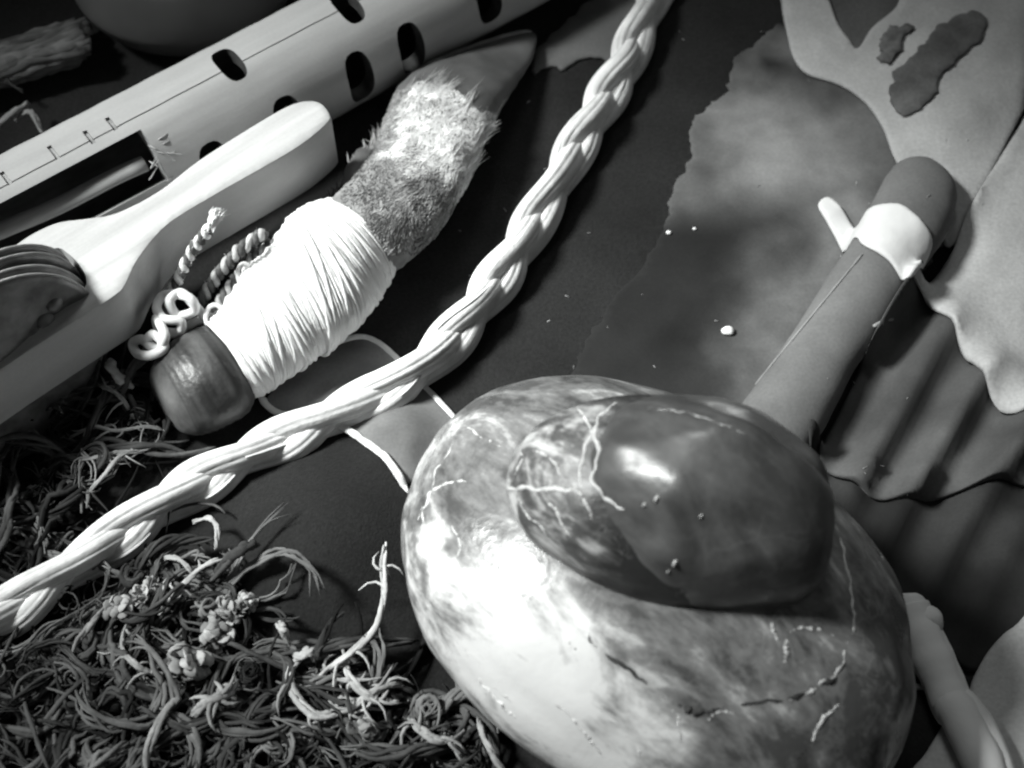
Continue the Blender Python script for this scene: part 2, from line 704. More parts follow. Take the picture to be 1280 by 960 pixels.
hide_out = [(990, -60), (981, 18), (970, 26), (957, 41), (935, 58), (919, 65), (914, 86), (911, 110), (891, 127), (869, 148), (864, 161),
            (862, 199), (847, 223), (838, 250), (830, 285), (808, 325), (770, 370), (735, 420), (715, 470), (720, 560), (800, 640), (960, 660),
            (1030, 590), (1080, 470), (1160, 330), (1260, 200), (1280, 60), (1260, -60)]


def hide_h(x, y, d):
    c = P(880, 380, 0)
    s = (x - c.x) * 0.62 + (y - c.y) * -0.78
    return 0.0022 * math.exp(-(s / 0.006) ** 2) * 0.6 + 0.0016 * math.exp(-((s - 0.024) / 0.008) ** 2) + 0.0007 * fbm(x, y, 8.0, 45, 3)


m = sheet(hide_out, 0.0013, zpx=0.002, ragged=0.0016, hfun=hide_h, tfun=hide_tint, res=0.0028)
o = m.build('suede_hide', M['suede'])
tag(o, 'grey mottled suede hide with torn edge, lying flat behind the stacked stones', 'hide')
SUPPORT.append(m.bvh())
m = sheet([(668, 84), (690, 76), (705, 80), (722, 70), (748, 66), (775, 72), (800, 40), (800, -30), (745, -10), (722, 6), (690, 36), (668, 60)], 0.0012, ragged=0.0014,
          tfun=lambda x, y, d: 0.30, res=0.003)
o = m.build('suede_scrap', M['suede'])
tag(o, 'small torn grey suede scrap between the hoof tip and the grass braid', 'suede scrap')
SUPPORT.append(m.bvh())

# pale leather, upper right, in two pieces with a suede petal in the notch
m = sheet([(1015, -50), (1040, 16), (1070, 62), (1100, 40), (1140, 10), (1150, -50)], 0.0012, tfun=lambda x, y, d: 0.35, zpx=0.004)
o = m.build('suede_petal', M['suede_dark'])
tag(o, 'grey suede petal tucked into the notch of the pale leather', 'suede scrap')
SUPPORT.append(m.bvh())


def pale_h(x, y, d):
    return 0.0035 * min(1, d / 0.02) + 0.002 * fbm(x, y, 11.0, 22, 3) * min(1, d / 0.01)


m = sheet([(974, -70), (980, 0), (986, 35), (994, 64), (1012, 86), (1055, 101), (1085, 121), (1106, 152), (1119, 186), (1132, 215), (1160, 262),
           (1192, 298), (1225, 240), (1262, 170), (1300, 95), (1340, 20), (1350, -70), (1220, -80), (1140, -40), (1122, 4), (1092, 30), (1074, 56), (1062, 44), (1047, 20), (1028, -30), (1010, -70)],
          0.0015, zpx=0.006, rim=0.0012, hfun=pale_h, res=0.003)
o = m.build('pale_leather', M['pale_leather'])
tag(o, 'pale smooth leather with a slit at its edge, under the dark shade patch', 'leather')
SUPPORT.append(m.bvh())
m = sheet([(1118, 96), (1124, 78), (1150, 55), (1178, 22), (1215, 2), (1236, 12), (1229, 40), (1202, 62), (1180, 84), (1174, 106), (1152, 127), (1132, 129), (1119, 112)],
          0.0011, zpx=0.012, ragged=0.0012, tfun=lambda x, y, d: 0.45 + 0.3 * fbm(x, y, 2, 90, 4), res=0.003)
o = m.build('shade_patch', M['suede_dark'])  # dark sheet added in place of a shadow on the pale leather
tag(o, 'small dark oblong sheet standing in for a shadow on the pale leather', 'shade patch')
# curl of dried peel beside it
m = sheet([(1104, 62), (1107, 36), (1120, 20), (1142, 22), (1134, 38), (1126, 56), (1114, 68)], 0.0012, zpx=0.012, ragged=0.0022, res=0.0014,
          hfun=lambda x, y, d: 0.0016 * abs(fbm(x, y, 2, 260, 3)), tfun=lambda x, y, d: 0.45 + 0.3 * fbm(x, y, 0, 300, 3))
o = m.build('dried_peel', M['suede_dark'])
tag(o, 'crumpled bit of dried peel beside the dark shade patch on pale leather', 'peel')

# rolled suede strap
mb = MB()
rs = [((1150, 199), (1168, 206), 0.9), ((1122, 207), (1193, 236), 0.8), ((1108, 222), (1195, 262), 0.72), ((1085, 262), (1180, 300), 0.78), ((1058, 310), (1142, 352), 0.80),
      ((1020, 370), (1108, 410), 0.80), ((975, 440), (1065, 470), 0.78), ((925, 510), (1028, 540), 0.74), ((890, 570), (990, 610), 0.7)]
loft(mb, rs, 30, 60, tint=0.36, lift=0.0012, bumpf=lambda t, a, p: 1 + 0.05 * fbm(p.x, p.y, p.z, 60, 3))
c = P(1000, 520, 0)
roll = thing('rolled_strap', 'grey rolled suede strap held by the white leather cuff', 'strap', (c.x, c.y, 0.001))
mb.build('roll', M['suede'], roll)
SUPPORT.append(mb.bvh())
rb = SUPPORT[-1]
sm = MB()
pts = []
for t in np.linspace(0, 1, 40):
    q = (1078 + (925 - 1078) * t, 318 + (505 - 318) * t)
    h = rb.ray_cast(CAM, ray(*q).normalized())
    if h[0] is not None:
        pts.append(h[0] + h[1] * 0.0001 + Vector((0, 0, 0.0002 * random.random())))
sm.tube(pts, [0.00038 * (1 + 0.6 * nz(i * 0.4, 0, 0)) for i in range(len(pts))], 6, 0.62)
sm.build('seam', M['suede'], roll)

# right-hand flap with folds
fa0 = P(1180, 400, 0.004)
fb0 = P(1060, 580, 0.004)
fd = (fb0 - fa0).normalized()
fn = Vector((fd.y, -fd.x, 0))


def flap_h(x, y, d):
    s = (Vector((x, y, 0)) - fa0).dot(fn)
    g = 0.0
    for c, wd, a in ((-0.016, 0.006, 0.0085), (0.004, 0.0055, 0.0075), (0.021, 0.0048, 0.0085), (0.040, 0.0055, 0.009), (0.055, 0.005, 0.006)):
        q = s + 0.003 * nz(x, y, 4.0, 25) + c
        g += a * math.exp(-(q / wd) ** 2)
    return (g + 0.001) * min(1, 0.35 + d / 0.012)


m = sheet([(1000, 560), (1060, 585), (1150, 600), (1330, 560), (1340, 800), (1262, 812), (1215, 835), (1170, 800), (1120, 745), (1070, 690), (1030, 630)],
          0.0011, zpx=0.003, hfun=lambda x, y, d: 0.7 * flap_h(x, y, d), tfun=lambda x, y, d: 0.03 + 0.06 * fbm(x, y, 5, 40, 3), res=0.0028)
o = m.build('suede_underlayer', M['suede'])
tag(o, 'dark folded suede layer showing below the hem of the suede flap', 'suede')
SUPPORT.append(m.bvh())
m = sheet([(1128, 368), (1150, 352), (1190, 372), (1240, 440), (1310, 490), (1320, 600), (1250, 603), (1200, 612), (1150, 626), (1098, 622), (1058, 602), (1021, 574), (1042, 528), (1062, 488), (1088, 432)],
          0.0011, zpx=0.006, hfun=flap_h, tfun=lambda x, y, d: 0.17 + 0.1 * fbm(x, y, 3, 40, 3), res=0.0024)
o = m.build('suede_flap', M['suede'])
tag(o, 'grey suede flap with long soft folds beside the rolled strap', 'suede flap')
SUPPORT.append(m.bvh())
m = sheet([(1310, 96), (1276, 150), (1245, 200), (1217, 248), (1200, 292), (1168, 335), (1128, 360), (1160, 367), (1190, 394), (1214, 438), (1236, 474), (1262, 502), (1290, 505), (1330, 480), (1340, 250), (1340, 110)],
          0.0019, zpx=0.012, rim=0.0016, hfun=lambda x, y, d: 0.003 * min(1, d / 0.012) + 0.0015 * nz(x, y, 2, 30), res=0.003, smooth_it=8)
o = m.build('pale_leather_flap', M['pale_leather'])
tag(o, 'pale leather flap with a thick curved edge over the folded suede', 'leather flap')
SUPPORT.append(m.bvh())
# white cuff with its pointed tail
m = sheet([(1034, 226), (1038, 213), (1050, 213), (1068, 234), (1084, 255), (1100, 262), (1122, 268), (1146, 286), (1166, 304), (1152, 334), (1133, 354), (1108, 334), (1078, 312), (1070, 292), (1055, 260)],
          0.0015, zpx=0.018, rim=0.0013, res=0.0014, smooth_it=2, hfun=lambda x, y, d: 0.0004 * fbm(x, y, 3, 120, 3))
o = m.build('leather_cuff', M['white_leather'])
tag(o, 'white leather cuff with a finger-like tail wrapped over the rolled strap', 'cuff')
# small loose thread beside the strap gap
mb = MB()
a, b = P(1086, 424, 0.01), P(1112, 408, 0.01)
pts = [a.lerp(b, t) + Vector((0, 0, 0.0012 * math.sin(t * 3) + ground(a.x, a.y) * (1 - t) + ground(b.x, b.y) * t - 0.0095)) for t in np.linspace(0, 1, 9)]
mb.tube(pts, 0.0006, 5)
o = mb.build('loose_thread', M['herb_pale'], origin=pts[0])
tag(o, 'short loose thread poking from the folded suede flap', 'thread')

# bottom right: folded thong and pale leather corner
m = sheet([(1310, 770), (1268, 782), (1240, 808), (1222, 840), (1212, 868), (1192, 884), (1180, 905), (1160, 938), (1140, 962), (1125, 1000), (1330, 1010)],
          0.0028, zpx=0.005, rim=0.0026, hfun=lambda x, y, d: 0.004 * min(1, d / 0.012), res=0.0026)
o = m.build('grey_leather_corner', M['pale_leather'])
tag(o, 'grey leather corner lying under the folded pale thong', 'leather')
SUPPORT.append(m.bvh())
c = P(1190, 880, 0)
th = thing('folded_thong', 'pale rounded leather thong folded double, leaning towards the marbled stone', 'thong', (c.x, c.y, 0.0))
for q, (dx, dy, wd) in enumerate(((0, 0, 1.0), (19, 14, 0.75))):
    mb = MB()
    ln = spline([(1134 + dx, 745 + dy), (1150 + dx, 785 + dy), (1170 + dx, 830 + dy), (1186 + dx, 868 + dy), (1204 + dx, 915), (1232 + dx, 985), (1250 + dx, 1030)], 90)
    pts = []
    for i, (a, b) in enumerate(ln):
        p = P(a, b, 0.007)
        pts.append(Vector((p.x, p.y, max(0.0058 * wd, ground(p.x, p.y) + 0.005 * wd))))
    acc, rad_ = 0.0, []
    for i in range(len(pts)):
        if i:
            acc += (pts[i] - pts[i - 1]).length
        rad_.append(0.0058 * wd * math.sqrt(max(0.03, 1 - (1 - min(1, acc / (0.0058 * wd))) ** 2)) * (1 + 0.10 * nz(acc * 160, q, 0)))
    mb.tube(pts, rad_, 14)
    mb.build('strap', M['white_leather'], th)
mb = MB()
a, b = P(1148, 854, 0.004), P(1176, 858, 0.004)
pts = [a.lerp(b, t) + Vector((0, 0, 0.0006 * math.sin(3 * t) - 0.0028)) for t in np.linspace(0, 1, 8)]
mb.tube(pts, 0.0009, 6)
o = mb.build('small_twig', M['herb_pale'], origin=pts[0])
tag(o, 'short pale stem between the marbled stone and the folded thong', 'stem')


# ------------------------------------------------------------------ stones
def ellipsoid(cen, a, b, c, yaw, amp, seed, sub=6, e=1.0, tfun=None, flat=None):
    bm = bmesh.new()
    bmesh.ops.create_icosphere(bm, subdivisions=sub, radius=1.0)
    R = Matrix.Rotation(yaw, 3, 'Z')
    m = MB()
    for v in bm.verts:
        n = v.co.normalized()
        k = 1 + amp * noise.fractal(n * 1.3 + Vector((seed, 0, 0)), 1.0, 2.0, 3) + amp * 0.3 * noise.noise(n * 3.4 + Vector((seed, 0, 0))) + amp * 0.10 * noise.fractal(n * 6 + Vector((seed, 0, 0)), 1.0, 2.0, 4)
        q = Vector((n.x * a, n.y * b, n.z * c)) * k
        p = R @ q + Vector(cen)
        m.v.append(tuple(p))
        m.t.append(tfun(p, n) if tfun else 0.5)
    bm.verts.index_update()
    m.f = [tuple(v.index for v in f.verts) for f in bm.faces]
    bm.free()
    return m


BC = Vector((0.03784, -0.08923, 0.0362))


def big_tint(p, n):
    # paler stone plus the lit flank's bright glare painted in, darker elsewhere
    d = Vector((-0.028, -0.031, 0.012))
    q = ((p - BC) - d)
    ax = Vector((0.80, -0.58, 0.0))
    s = q.dot(ax)
    r2 = math.sqrt(max(0, q.length_squared - s * s))
    w = math.hypot(s / 0.058, r2 / 0.025) + 0.34 * noise.fractal(p * 70, 1, 2, 5)
    return 0.28 + 0.95 * (1 - sstep(0.35, 1.25, w))


bigm = ellipsoid(BC, 0.0767, 0.0553, 0.036, -0.6665, 0.035, 3.0, 6, tfun=big_tint)
big = thing('marbled_stone', 'large rounded marbled stone with pale patch carrying a smaller dark stone', 'stone', (BC.x, BC.y, 0.0))
bigm.build('stone_body', M['big_stone'], big)
bigb = bigm.bvh()


SC = Vector((0.0396, -0.0808, 0.0745))


def small_tint(p, n):
    return 0.35


_R = Matrix.Rotation(-0.224, 3, 'Z')
KC = SC + _R @ Vector((0.0068, 0.0, 0.001))
CC = SC.copy()
smm = ellipsoid(KC, 0.0340, 0.0262, 0.0295, -0.224, 0.03, 11.0, 6, tfun=small_tint)
for i, v in enumerate(smm.v):
    q = _R.transposed() @ (Vector(v) - KC)
    u, w = q.x / 0.034, q.y / 0.0262
    k = sstep(0.0, 0.35, q.z / 0.03)
    dz = -0.0036 * math.exp(-((w - 0.55 + 0.25 * u) / 0.07) ** 2) * sstep(-0.3, 0.1, u) * k      # groove along the far side
    dz += 0.0018 * noise.fractal(Vector((u * 1.9, w * 1.9, 4.0)), 1, 2, 2) * k
    corner = 0.16 * math.exp(-((u - 0.72) ** 2 + (w + 0.5) ** 2) / 0.10) + 0.06 * math.exp(-((u - 0.8) ** 2 + (w - 0.5) ** 2) / 0.08)
    off = Vector((q.x * corner, q.y * corner, dz - q.z * 0.10 * sstep(0.2, 1.0, u)))
    smm.v[i] = tuple(Vector(v) + _R @ off)
cru = ellipsoid(CC, 0.0412, 0.0272, 0.0215, -0.224, 0.03, 5.0, 6, tfun=lambda p, n: -0.2 + 0.85 * sstep(-0.1, -0.6, n.x + 0.25 * noise.fractal(n * 3, 1, 2, 4)))
small = thing('dark_stone', 'smaller dark polished stone with a white-veined crusty end, on the marbled stone', 'stone', (SC.x, SC.y, SC.z))
smm.build('stone_body', M['small_stone'], small)
cru.build('crust', M['crust'], small)
both = MB()
both.add(smm.v, smm.f, 0.5)
both.add(cru.v, cru.f, 0.5)
smb = both.bvh()


def on_surface(bvh, pts, n, off):
    s = spline(pts, n) if len(pts) > 2 else np.array([np.array(pts[0]) * (1 - t) + np.array(pts[1]) * t for t in np.linspace(0, 1, n)])
    out = []
    for a, b in s:
        a += 5 * nz(a * 0.06, b * 0.06, 1) + random.gauss(0, 0.3)
        b += 5 * nz(a * 0.06, b * 0.06, 8) + random.gauss(0, 0.3)
        h = bvh.ray_cast(CAM, ray(a, b).normalized())
        if h[0] is not None:
            if out and (h[0] - out[-1]).length > 0.008:
                continue
            out.append(h[0] + h[1] * off)
    return out


def marks(bvh, parent, name, mat, lines, r, off, n=22, flat=1.0):
    for L_ in lines:
        mb = MB()
        k = 1.0
        if isinstance(L_[0], float):
            k = L_[0]
            L_ = L_[1:]
        pts = on_surface(bvh, L_, n, off)
        if len(pts) < 4:
            continue
        mm_ = len(pts)
        mb.tube(pts, [r * k * (0.25 + 0.75 * math.sin(PI * (i + 0.5) / mm_) ** 0.5) * (0.8 + 0.75 * nz(i * 0.33, L_[0][0] * 0.1, 1)) * random.uniform(0.9, 1.1) for i in range(mm_)], 6, flat=flat)
        mb.build(name, mat, parent)


marks(bigb, big, 'vein', M['vein'], [
    [(520, 650), (540, 615), (560, 605), (590, 600)], [(0.7), (565, 525), (600, 545), (632, 562)], [(0.8), (522, 690), (530, 640), (545, 590), (575, 540)],
    [(1042, 640), (1055, 690), (1064, 740), (1068, 778), (1062, 800)], [(1062, 800), (1050, 835), (1020, 860), (985, 880)],
    [(0.8), (985, 790), (1010, 785), (1050, 795)], [(1.3), (965, 780), (972, 800)], [(1.2), (985, 800), (982, 830)], [(0.7), (600, 845), (630, 870), (650, 895)],
    [(1.2), (595, 845), (625, 880), (645, 900)], [(1.1), (690, 875), (730, 915), (755, 950)], [(0.8), (735, 870), (790, 930), (800, 958)], [(0.8), (560, 650), (575, 680), (560, 710)],
    [(1.3), (1050, 880), (1025, 905), (1015, 930)], [(0.8), (1085, 665), (1100, 690), (1105, 700)], [(0.6), (505, 690), (515, 740), (535, 790)], [(0.7), (880, 905), (900, 890), (930, 900)],
    [(0.8), (840, 880), (850, 910), (845, 940)]], 0.0006, -0.00025, 50)
marks(bigb, big, 'crack', M['crack'], [
    [(744, 762), (735, 795), (750, 812), (780, 832), (810, 858), (832, 880)], [(0.7), (700, 790), (720, 815), (750, 850)], [(1.3), (905, 878), (935, 880), (975, 876), (1000, 870), (1040, 850), (1058, 825)],
    [(0.8), (990, 955), (1000, 945), (1015, 935)], [(1.6), (845, 880), (870, 890), (905, 885)]], 0.0007, -0.0004, 40)
marks(smb, small, 'vein', M['vein'], [
    [(1.3), (634, 612), (660, 610), (690, 612), (722, 612)], [(1.0), (772, 502), (752, 520), (738, 550), (725, 580), (722, 612)], [(0.9), (722, 510), (735, 530), (738, 545)],
    [(1.1), (755, 505), (745, 540), (748, 570), (742, 600), (760, 625), (780, 635)], [(0.8), (722, 612), (735, 635), (740, 650)], [(0.7), (652, 540), (650, 575), (640, 600)], [(0.8), (680, 620), (700, 650), (712, 672)],
    [(0.8), (662, 560), (690, 575), (705, 605)], [(0.7), (640, 615), (660, 645), (690, 678)], [(0.6), (790, 508), (850, 515), (905, 532), (940, 545)]], 0.0006, -0.0002, 50)
mb = MB()
for (a, b, r) in ((843, 705, 0.0014), (876, 646, 0.0008), (835, 715, 0.0008), (820, 625, 0.0012), (805, 632, 0.0009)):
    h = smb.ray_cast(CAM, ray(a, b).normalized())
    pts = [h[0] + Vector((r * math.cos(t), r * 0.5 * t, 0)) * 0.4 for t in (0, 1, 2)]
    mb.tube(pts, [r * 0.5, r, r * 0.5], 7)
mb.build('chip', M['vein'], small)


# ------------------------------------------------------------------ braided grass rope
rope_px = [(850, -75), (832, -35), (812, 4), (782, 78), (742, 150), (700, 220), (657, 295), (612, 365), (558, 432), (490, 485), (415, 522), (330, 562), (250, 604), (170, 655), (90, 712), (0, 772), (-60, 806), (-110, 832)]
ZR = 0.0072
cl = [P(a, b, ZR) for a, b in rope_px]
NS = 900
cl = spline([(p.x, p.y, p.z) for p in cl], 4000)
seg = np.linalg.norm(np.diff(cl, axis=0), axis=1)
cum = np.concatenate([[0], np.cumsum(seg)])
ss = np.linspace(0, cum[-1], NS)
cl = np.stack([np.interp(ss, cum, cl[:, k]) for k in range(3)], -1)
T = np.gradient(cl, axis=0)
T /= np.linalg.norm(T, axis=1)[:, None]
Zv = np.array((0, 0, 1.0))
S = np.cross(T, Zv)
S /= np.linalg.norm(S, axis=1)[:, None]
ROLL = math.radians(62)
U = S * math.cos(ROLL) + Zv * math.sin(ROLL)
Wv = -S * math.sin(ROLL) + Zv * math.cos(ROLL)
PER = 0.092
rope = thing('grass_braid', 'long pale braid of dried grass running diagonally across the dark cloth', 'braid', (cl[450][0], cl[450][1], 0.0))
NA = 72
for k in range(3):
    ph = 2 * PI * ss / PER + 2 * PI * k / 3 + 0.25 * np.sin(ss * 60 + k)
    A_, B_ = 0.0040, 0.0020
    ctr = cl + U * (A_ * np.sin(ph))[:, None] + Wv * (B_ * np.sin(2 * ph))[:, None]
    tt = np.gradient(ctr, axis=0)
    tt /= np.linalg.norm(tt, axis=1)[:, None]
    a1 = Wv - tt * (Wv * tt).sum(1)[:, None]
    a1 /= np.linalg.norm(a1, axis=1)[:, None]
    a2 = np.cross(tt, a1)
    mb = MB()
    nr = 8
    bl = rng.uniform(0.0, 1.0, nr)
    bw = rng.uniform(0.5, 1.5, nr)
    fine_t = rng.uniform(-0.3, 0.3, 40)
    edges = np.concatenate([[0], np.cumsum(bw)]) / bw.sum()
    rings, tints = [], []
    for i in range(NS):
        ring, tn = [], []
        rr = 0.0050 * (1 + 0.05 * math.sin(ss[i] * 130 + k * 2) + 0.07 * nz(ss[i] * 35, k, 0)) * (1.05 - 0.22 * i / NS)
        tw = 5 * ss[i] + k + 0.25 * nz(ss[i] * 14, k, 4)
        for j in range(NA):
            al = j / NA
            q = (al + tw * 0.25) % 1.0
            bi = int(np.searchsorted(edges, q, 'right')) - 1
            bi = min(nr - 1, max(0, bi))
            f = (q - edges[bi]) / (edges[bi + 1] - edges[bi])
            rib = math.sin(PI * f) ** 0.45
            wob = 1 + 0.07 * nz(ss[i] * 45, bi * 3.1, k)
            fi = int(q * 40) % 40
            r_ = rr * (0.89 + 0.11 * rib) * wob * (1 + 0.05 * fine_t[fi])
            an = 2 * PI * al
            p = ctr[i] + a1[i] * (math.cos(an) * r_ * 0.74) + a2[i] * (math.sin(an) * r_)
            ring.append(p)
            tn.append(min(1, max(0, 0.35 + 0.3 * bl[bi] + 0.25 * rib + fine_t[fi] * 0.6 + 0.2 * nz(ss[i] * 25, bi * 2.0, k + 7))))
        rings.append(ring)
        tints.append(tn)
    mb.rings(rings, True, tints)
    mb.build('strand', M['grass'], rope)
# stray blades along the braid
for q in range(12):
    mb = MB()
    i0 = random.randint(20, NS - 90)
    ln_ = random.randint(25, 60)
    k = random.randint(0, 2)
    an0 = random.uniform(-1.2, 1.2)
    pts = []
    for i in range(i0, i0 + ln_, 2):
        ph = 2 * PI * ss[i] / PER + 2 * PI * k / 3 + 0.25 * math.sin(ss[i] * 60 + k)
        c = cl[i] + U[i] * (0.0040 * math.sin(ph)) + Wv[i] * (0.0020 * math.sin(2 * ph))
        an = an0 + (i - i0) * 0.004
        c = c + (Wv[i] * math.cos(an) * 0.74 + U[i] * math.sin(an)) * 0.0047
        pts.append(c)
    mb.tube(pts, [0.0003 + 0.0003 * math.sin(PI * i / len(pts)) for i in range(len(pts))], 5, random.random())
    mb.build('blade', M['grass'], rope)


# ------------------------------------------------------------------ flute
FRAD = 0.0212
fa, fb_ = P(-140, 362, FRAD), P(720, -98, FRAD)
fdir = (fb_ - fa).normalized()
fside = fdir.cross(Vector((0, 0, 1))).normalized()    # towards the viewer / right


def cyl_hit(px, py):
    """point of the flute's surface seen at a picture point, and its outward normal"""
    d = ray(px, py).normalized()
    oc = CAM - fa
    dp = d - fdir * d.dot(fdir)
    op = oc - fdir * oc.dot(fdir)
    A_, B_, C_ = dp.dot(dp), 2 * dp.dot(op), op.dot(op) - FRAD ** 2
    D_ = B_ * B_ - 4 * A_ * C_
    t = (-B_ - math.sqrt(max(D_, 0))) / (2 * A_)
    p = CAM + d * t
    ax = fa + fdir * (p - fa).dot(fdir)
    return p, (p - ax).normalized()


def apply_bool(base, cutters):
    for c in cutters:
        md = base.modifiers.new('cut', 'BOOLEAN')
        md.operation = 'DIFFERENCE'
        md.solver = 'EXACT'
        md.material_mode = 'TRANSFER'
        md.object = c
    dg = bpy.context.evaluated_depsgraph_get()
    dg.update()
    ev = base.evaluated_get(dg)
    me = bpy.data.meshes.new_from_object(ev)
    base.modifiers.clear()
    old = base.data
    base.data = me
    me.name = old.name
    for c in cutters:
        cm = c.data
        bpy.data.objects.remove(c)
        bpy.data.meshes.remove(cm)


flute = thing('wooden_flute', 'pale round wooden flute with dark finger holes and ruled tick marks', 'flute', ((fa + fb_) / 2).to_tuple()[:2] + (0.0,))
mb = MB()
Lf = (fb_ - fa).length
rings = []
prof = [(0, 0.0150), (0, FRAD)] + [(Lf * i / 60, FRAD * (1 + 0.004 * math.sin(i * 1.7))) for i in range(1, 60)] + [(Lf, FRAD), (Lf, 0.0150)]
n = 72
for (s_, r_) in prof:
    c = fa + fdir * s_
    rings.append([c + (fside * math.cos(2 * PI * j / n) + Vector((0, 0, 1)) * math.sin(2 * PI * j / n)) * r_ for j in range(n)])
b0 = 0
mb.rings(rings, False)
# bore: connect last ring to first
L0 = len(rings)
for j in range(n):
    k = (j + 1) % n
    mb.f.append(((L0 - 1) * n + j, (L0 - 1) * n + k, k, j))
body = mb.build('flute_body', M['flute'], flute)


def cutter_box(p, nrm, along, la, lb, depth, out=0.004, round_=False, mat=None):
    nrm = nrm.normalized()
    al = (along - nrm * along.dot(nrm)).normalized()
    bt = nrm.cross(al)
    m = MB()
    n_ = 20 if round_ else 4
    ring = []
    for j in range(n_):
        a = 2 * PI * j / n_ + (0 if round_ else PI / 4)
        if round_:
            ca, sa = math.cos(a), math.sin(a)
            u, v = math.copysign(abs(ca) ** 0.7, ca) * la / 2, math.copysign(abs(sa) ** 0.7, sa) * lb / 2
        else:
            u, v = math.copysign(la / 2, math.cos(a)), math.copysign(lb / 2, math.sin(a))
        ring.append(al * u + bt * v)
    m.rings([[p + nrm * out + q for q in ring], [p - nrm * depth + q for q in ring]])
    return m.build('cutter', mat or M['flute_dark'], None, False)


cuts = []
holes = []
# ruled line with ticks
p1, n1 = cyl_hit(-100, 289)
for (x0, y0, x1, y1) in ((8, 231, 141, 160),):
    pass
g1, gn1 = cyl_hit(8, 231)
g2, gn2 = cyl_hit(432, 9)
gm = (gn1 + gn2).normalized()
gax = fa + fdir * (((g1 + g2) / 2 - fa).dot(fdir))
mid = gax + gm * FRAD
cuts.append(cutter_box(mid + fdir * 0.01, gm, fdir, (g2 - g1).length + 0.10, 0.0005, 0.0006, mat=M['reed']))
for (a, b) in ((7, 222), (66, 189), (111, 171), (139, 154)):
    p, nn = cyl_hit(a, b)
    cuts.append(cutter_box(p, nn, fdir.cross(nn), 0.0062, 0.0015, 0.0012, mat=M['reed']))
for (a, b, la, lb) in ((286, 78, 0.0085, 0.0155), (434, 6, 0.0085, 0.0155), (270, 206, 0.0105, 0.018), (362, 150, 0.0105, 0.018), (452, 100, 0.0105, 0.021), (516, 64, 0.0105, 0.021), (612, 2, 0.0105, 0.018)):
    p, nn = cyl_hit(a, b)
    cuts.append(cutter_box(p, nn, fdir, la, lb, 0.0115, round_=True))
# window
p, nn = cyl_hit(195, 193)
slot_al = fdir
cuts.append(cutter_box(p - slot_al * 0.05, nn, slot_al, 0.10, 0.0185, 0.0125, mat=M['reed']))
apply_bool(body, cuts)
body.data.polygons.foreach_set('use_smooth', [False] * len(body.data.polygons))
bm = bmesh.new()
bm.from_mesh(body.data)
dark_i = [i for i, m_ in enumerate(body.data.materials) if m_ == M['flute_dark']][0]
off_ = parent_origin(body)
for f in bm.faces:
    f.smooth = True
    c_ = f.calc_center_median() + off_ - fa
    if (c_ - fdir * c_.dot(fdir)).length < 0.0151:
        f.material_index = dark_i          # shade inside the bore put into a dark colour
for e in bm.edges:
    if len(e.link_faces) == 2 and e.calc_face_angle(0) > 0.6:
        e.smooth = False
bm.to_mesh(body.data)
bm.free()
# reed inside the window and torn fibres at its end
mb = MB()
a, b = P(-60, 318, 0.030), P(181, 205, 0.030)
pts = [a.lerp(b, t) + Vector((0, 0, 0.0006 * math.sin(t * 9))) for t in np.linspace(0, 1, 14)]
mb.tube(pts, 0.0034, 10, flat=0.6)
mb.build('reed', M['reed'], flute)
mb = MB()
for k in range(14):
    q = (202 + random.uniform(-14, 18), 188 + random.uniform(-18, 34))
    p, nn = cyl_hit(*q)
    d = (fdir * random.uniform(0.2, 1) + fside * random.uniform(-0.8, 0.9)).normalized()
    ln_ = random.uniform(0.002, 0.006)
    pts = [p + d * ln_ * (t - 0.5) + nn * 0.0004 * math.sin(PI * t) - nn * 0.0002 for t in np.linspace(0, 1, 6)]
    mb.tube(pts, [0.0002, 0.0003, 0.0003, 0.00025, 0.0002, 0.0001], 4, random.random())
mb.build('splinters', M['flute'], flute)


# ------------------------------------------------------------------ jingle stick
ZT = 0.041
stick_px = [(385, 124), (401, 127), (412, 140), (410, 152), (378, 179), (330, 208), (275, 239), (220, 272), (193, 296), (170, 327), (158, 352), (146, 367), (103, 395), (52, 428), (0, 462), (-60, 503), (-140, 560),
            (-200, 590), (-240, 575), (-245, 530), (-190, 465), (-120, 405), (-50, 352), (10, 310), (40, 290), (72, 276), (108, 271), (145, 264), (196, 238), (247, 199), (300, 165), (345, 138), (366, 128)]
c = P(150, 300, 0)
stick = thing('jingle_stick', 'pale wooden jingle stick with rounded handle and metal discs in its slot', 'jingle stick', (c.x, c.y, 0.0))
m = sheet(stick_px, 0, zpx=ZT, rim=0.0016, res=0.003, per=5, drape=False, z0=0.0185, z1=ZT)
frame = m.build('stick_frame', M['stick'], stick)
slot_px = [(66, 311), (84, 316), (100, 332), (108, 350), (100, 366), (52, 402), (0, 440), (-100, 512), (-170, 560), (-205, 548), (-190, 505), (-110, 440), (-40, 385), (20, 338)]
cm = MB()
sp = closed_spline(slot_px, 4)
cm.rings([[P(a, b, ZT) + Vector((0, 0, -0.06)) for a, b in sp], [P(a, b, ZT) + Vector((0, 0, 0.02)) for a, b in sp]])
cut = cm.build('cutter', M['stick'], None, False)
apply_bool(frame, [cut])
bm = bmesh.new()
bm.from_mesh(frame.data)
for f in bm.faces:
    f.smooth = True
for e in bm.edges:
    if len(e.link_faces) == 2 and e.calc_face_angle(0) > 0.7:
        e.smooth = False
bm.to_mesh(frame.data)
bm.free()
sd = (P(103, 365, ZT) - P(0, 440, ZT)).normalized()
sn = sd.cross(Vector((0, 0, 1))).normalized()       # towards viewer
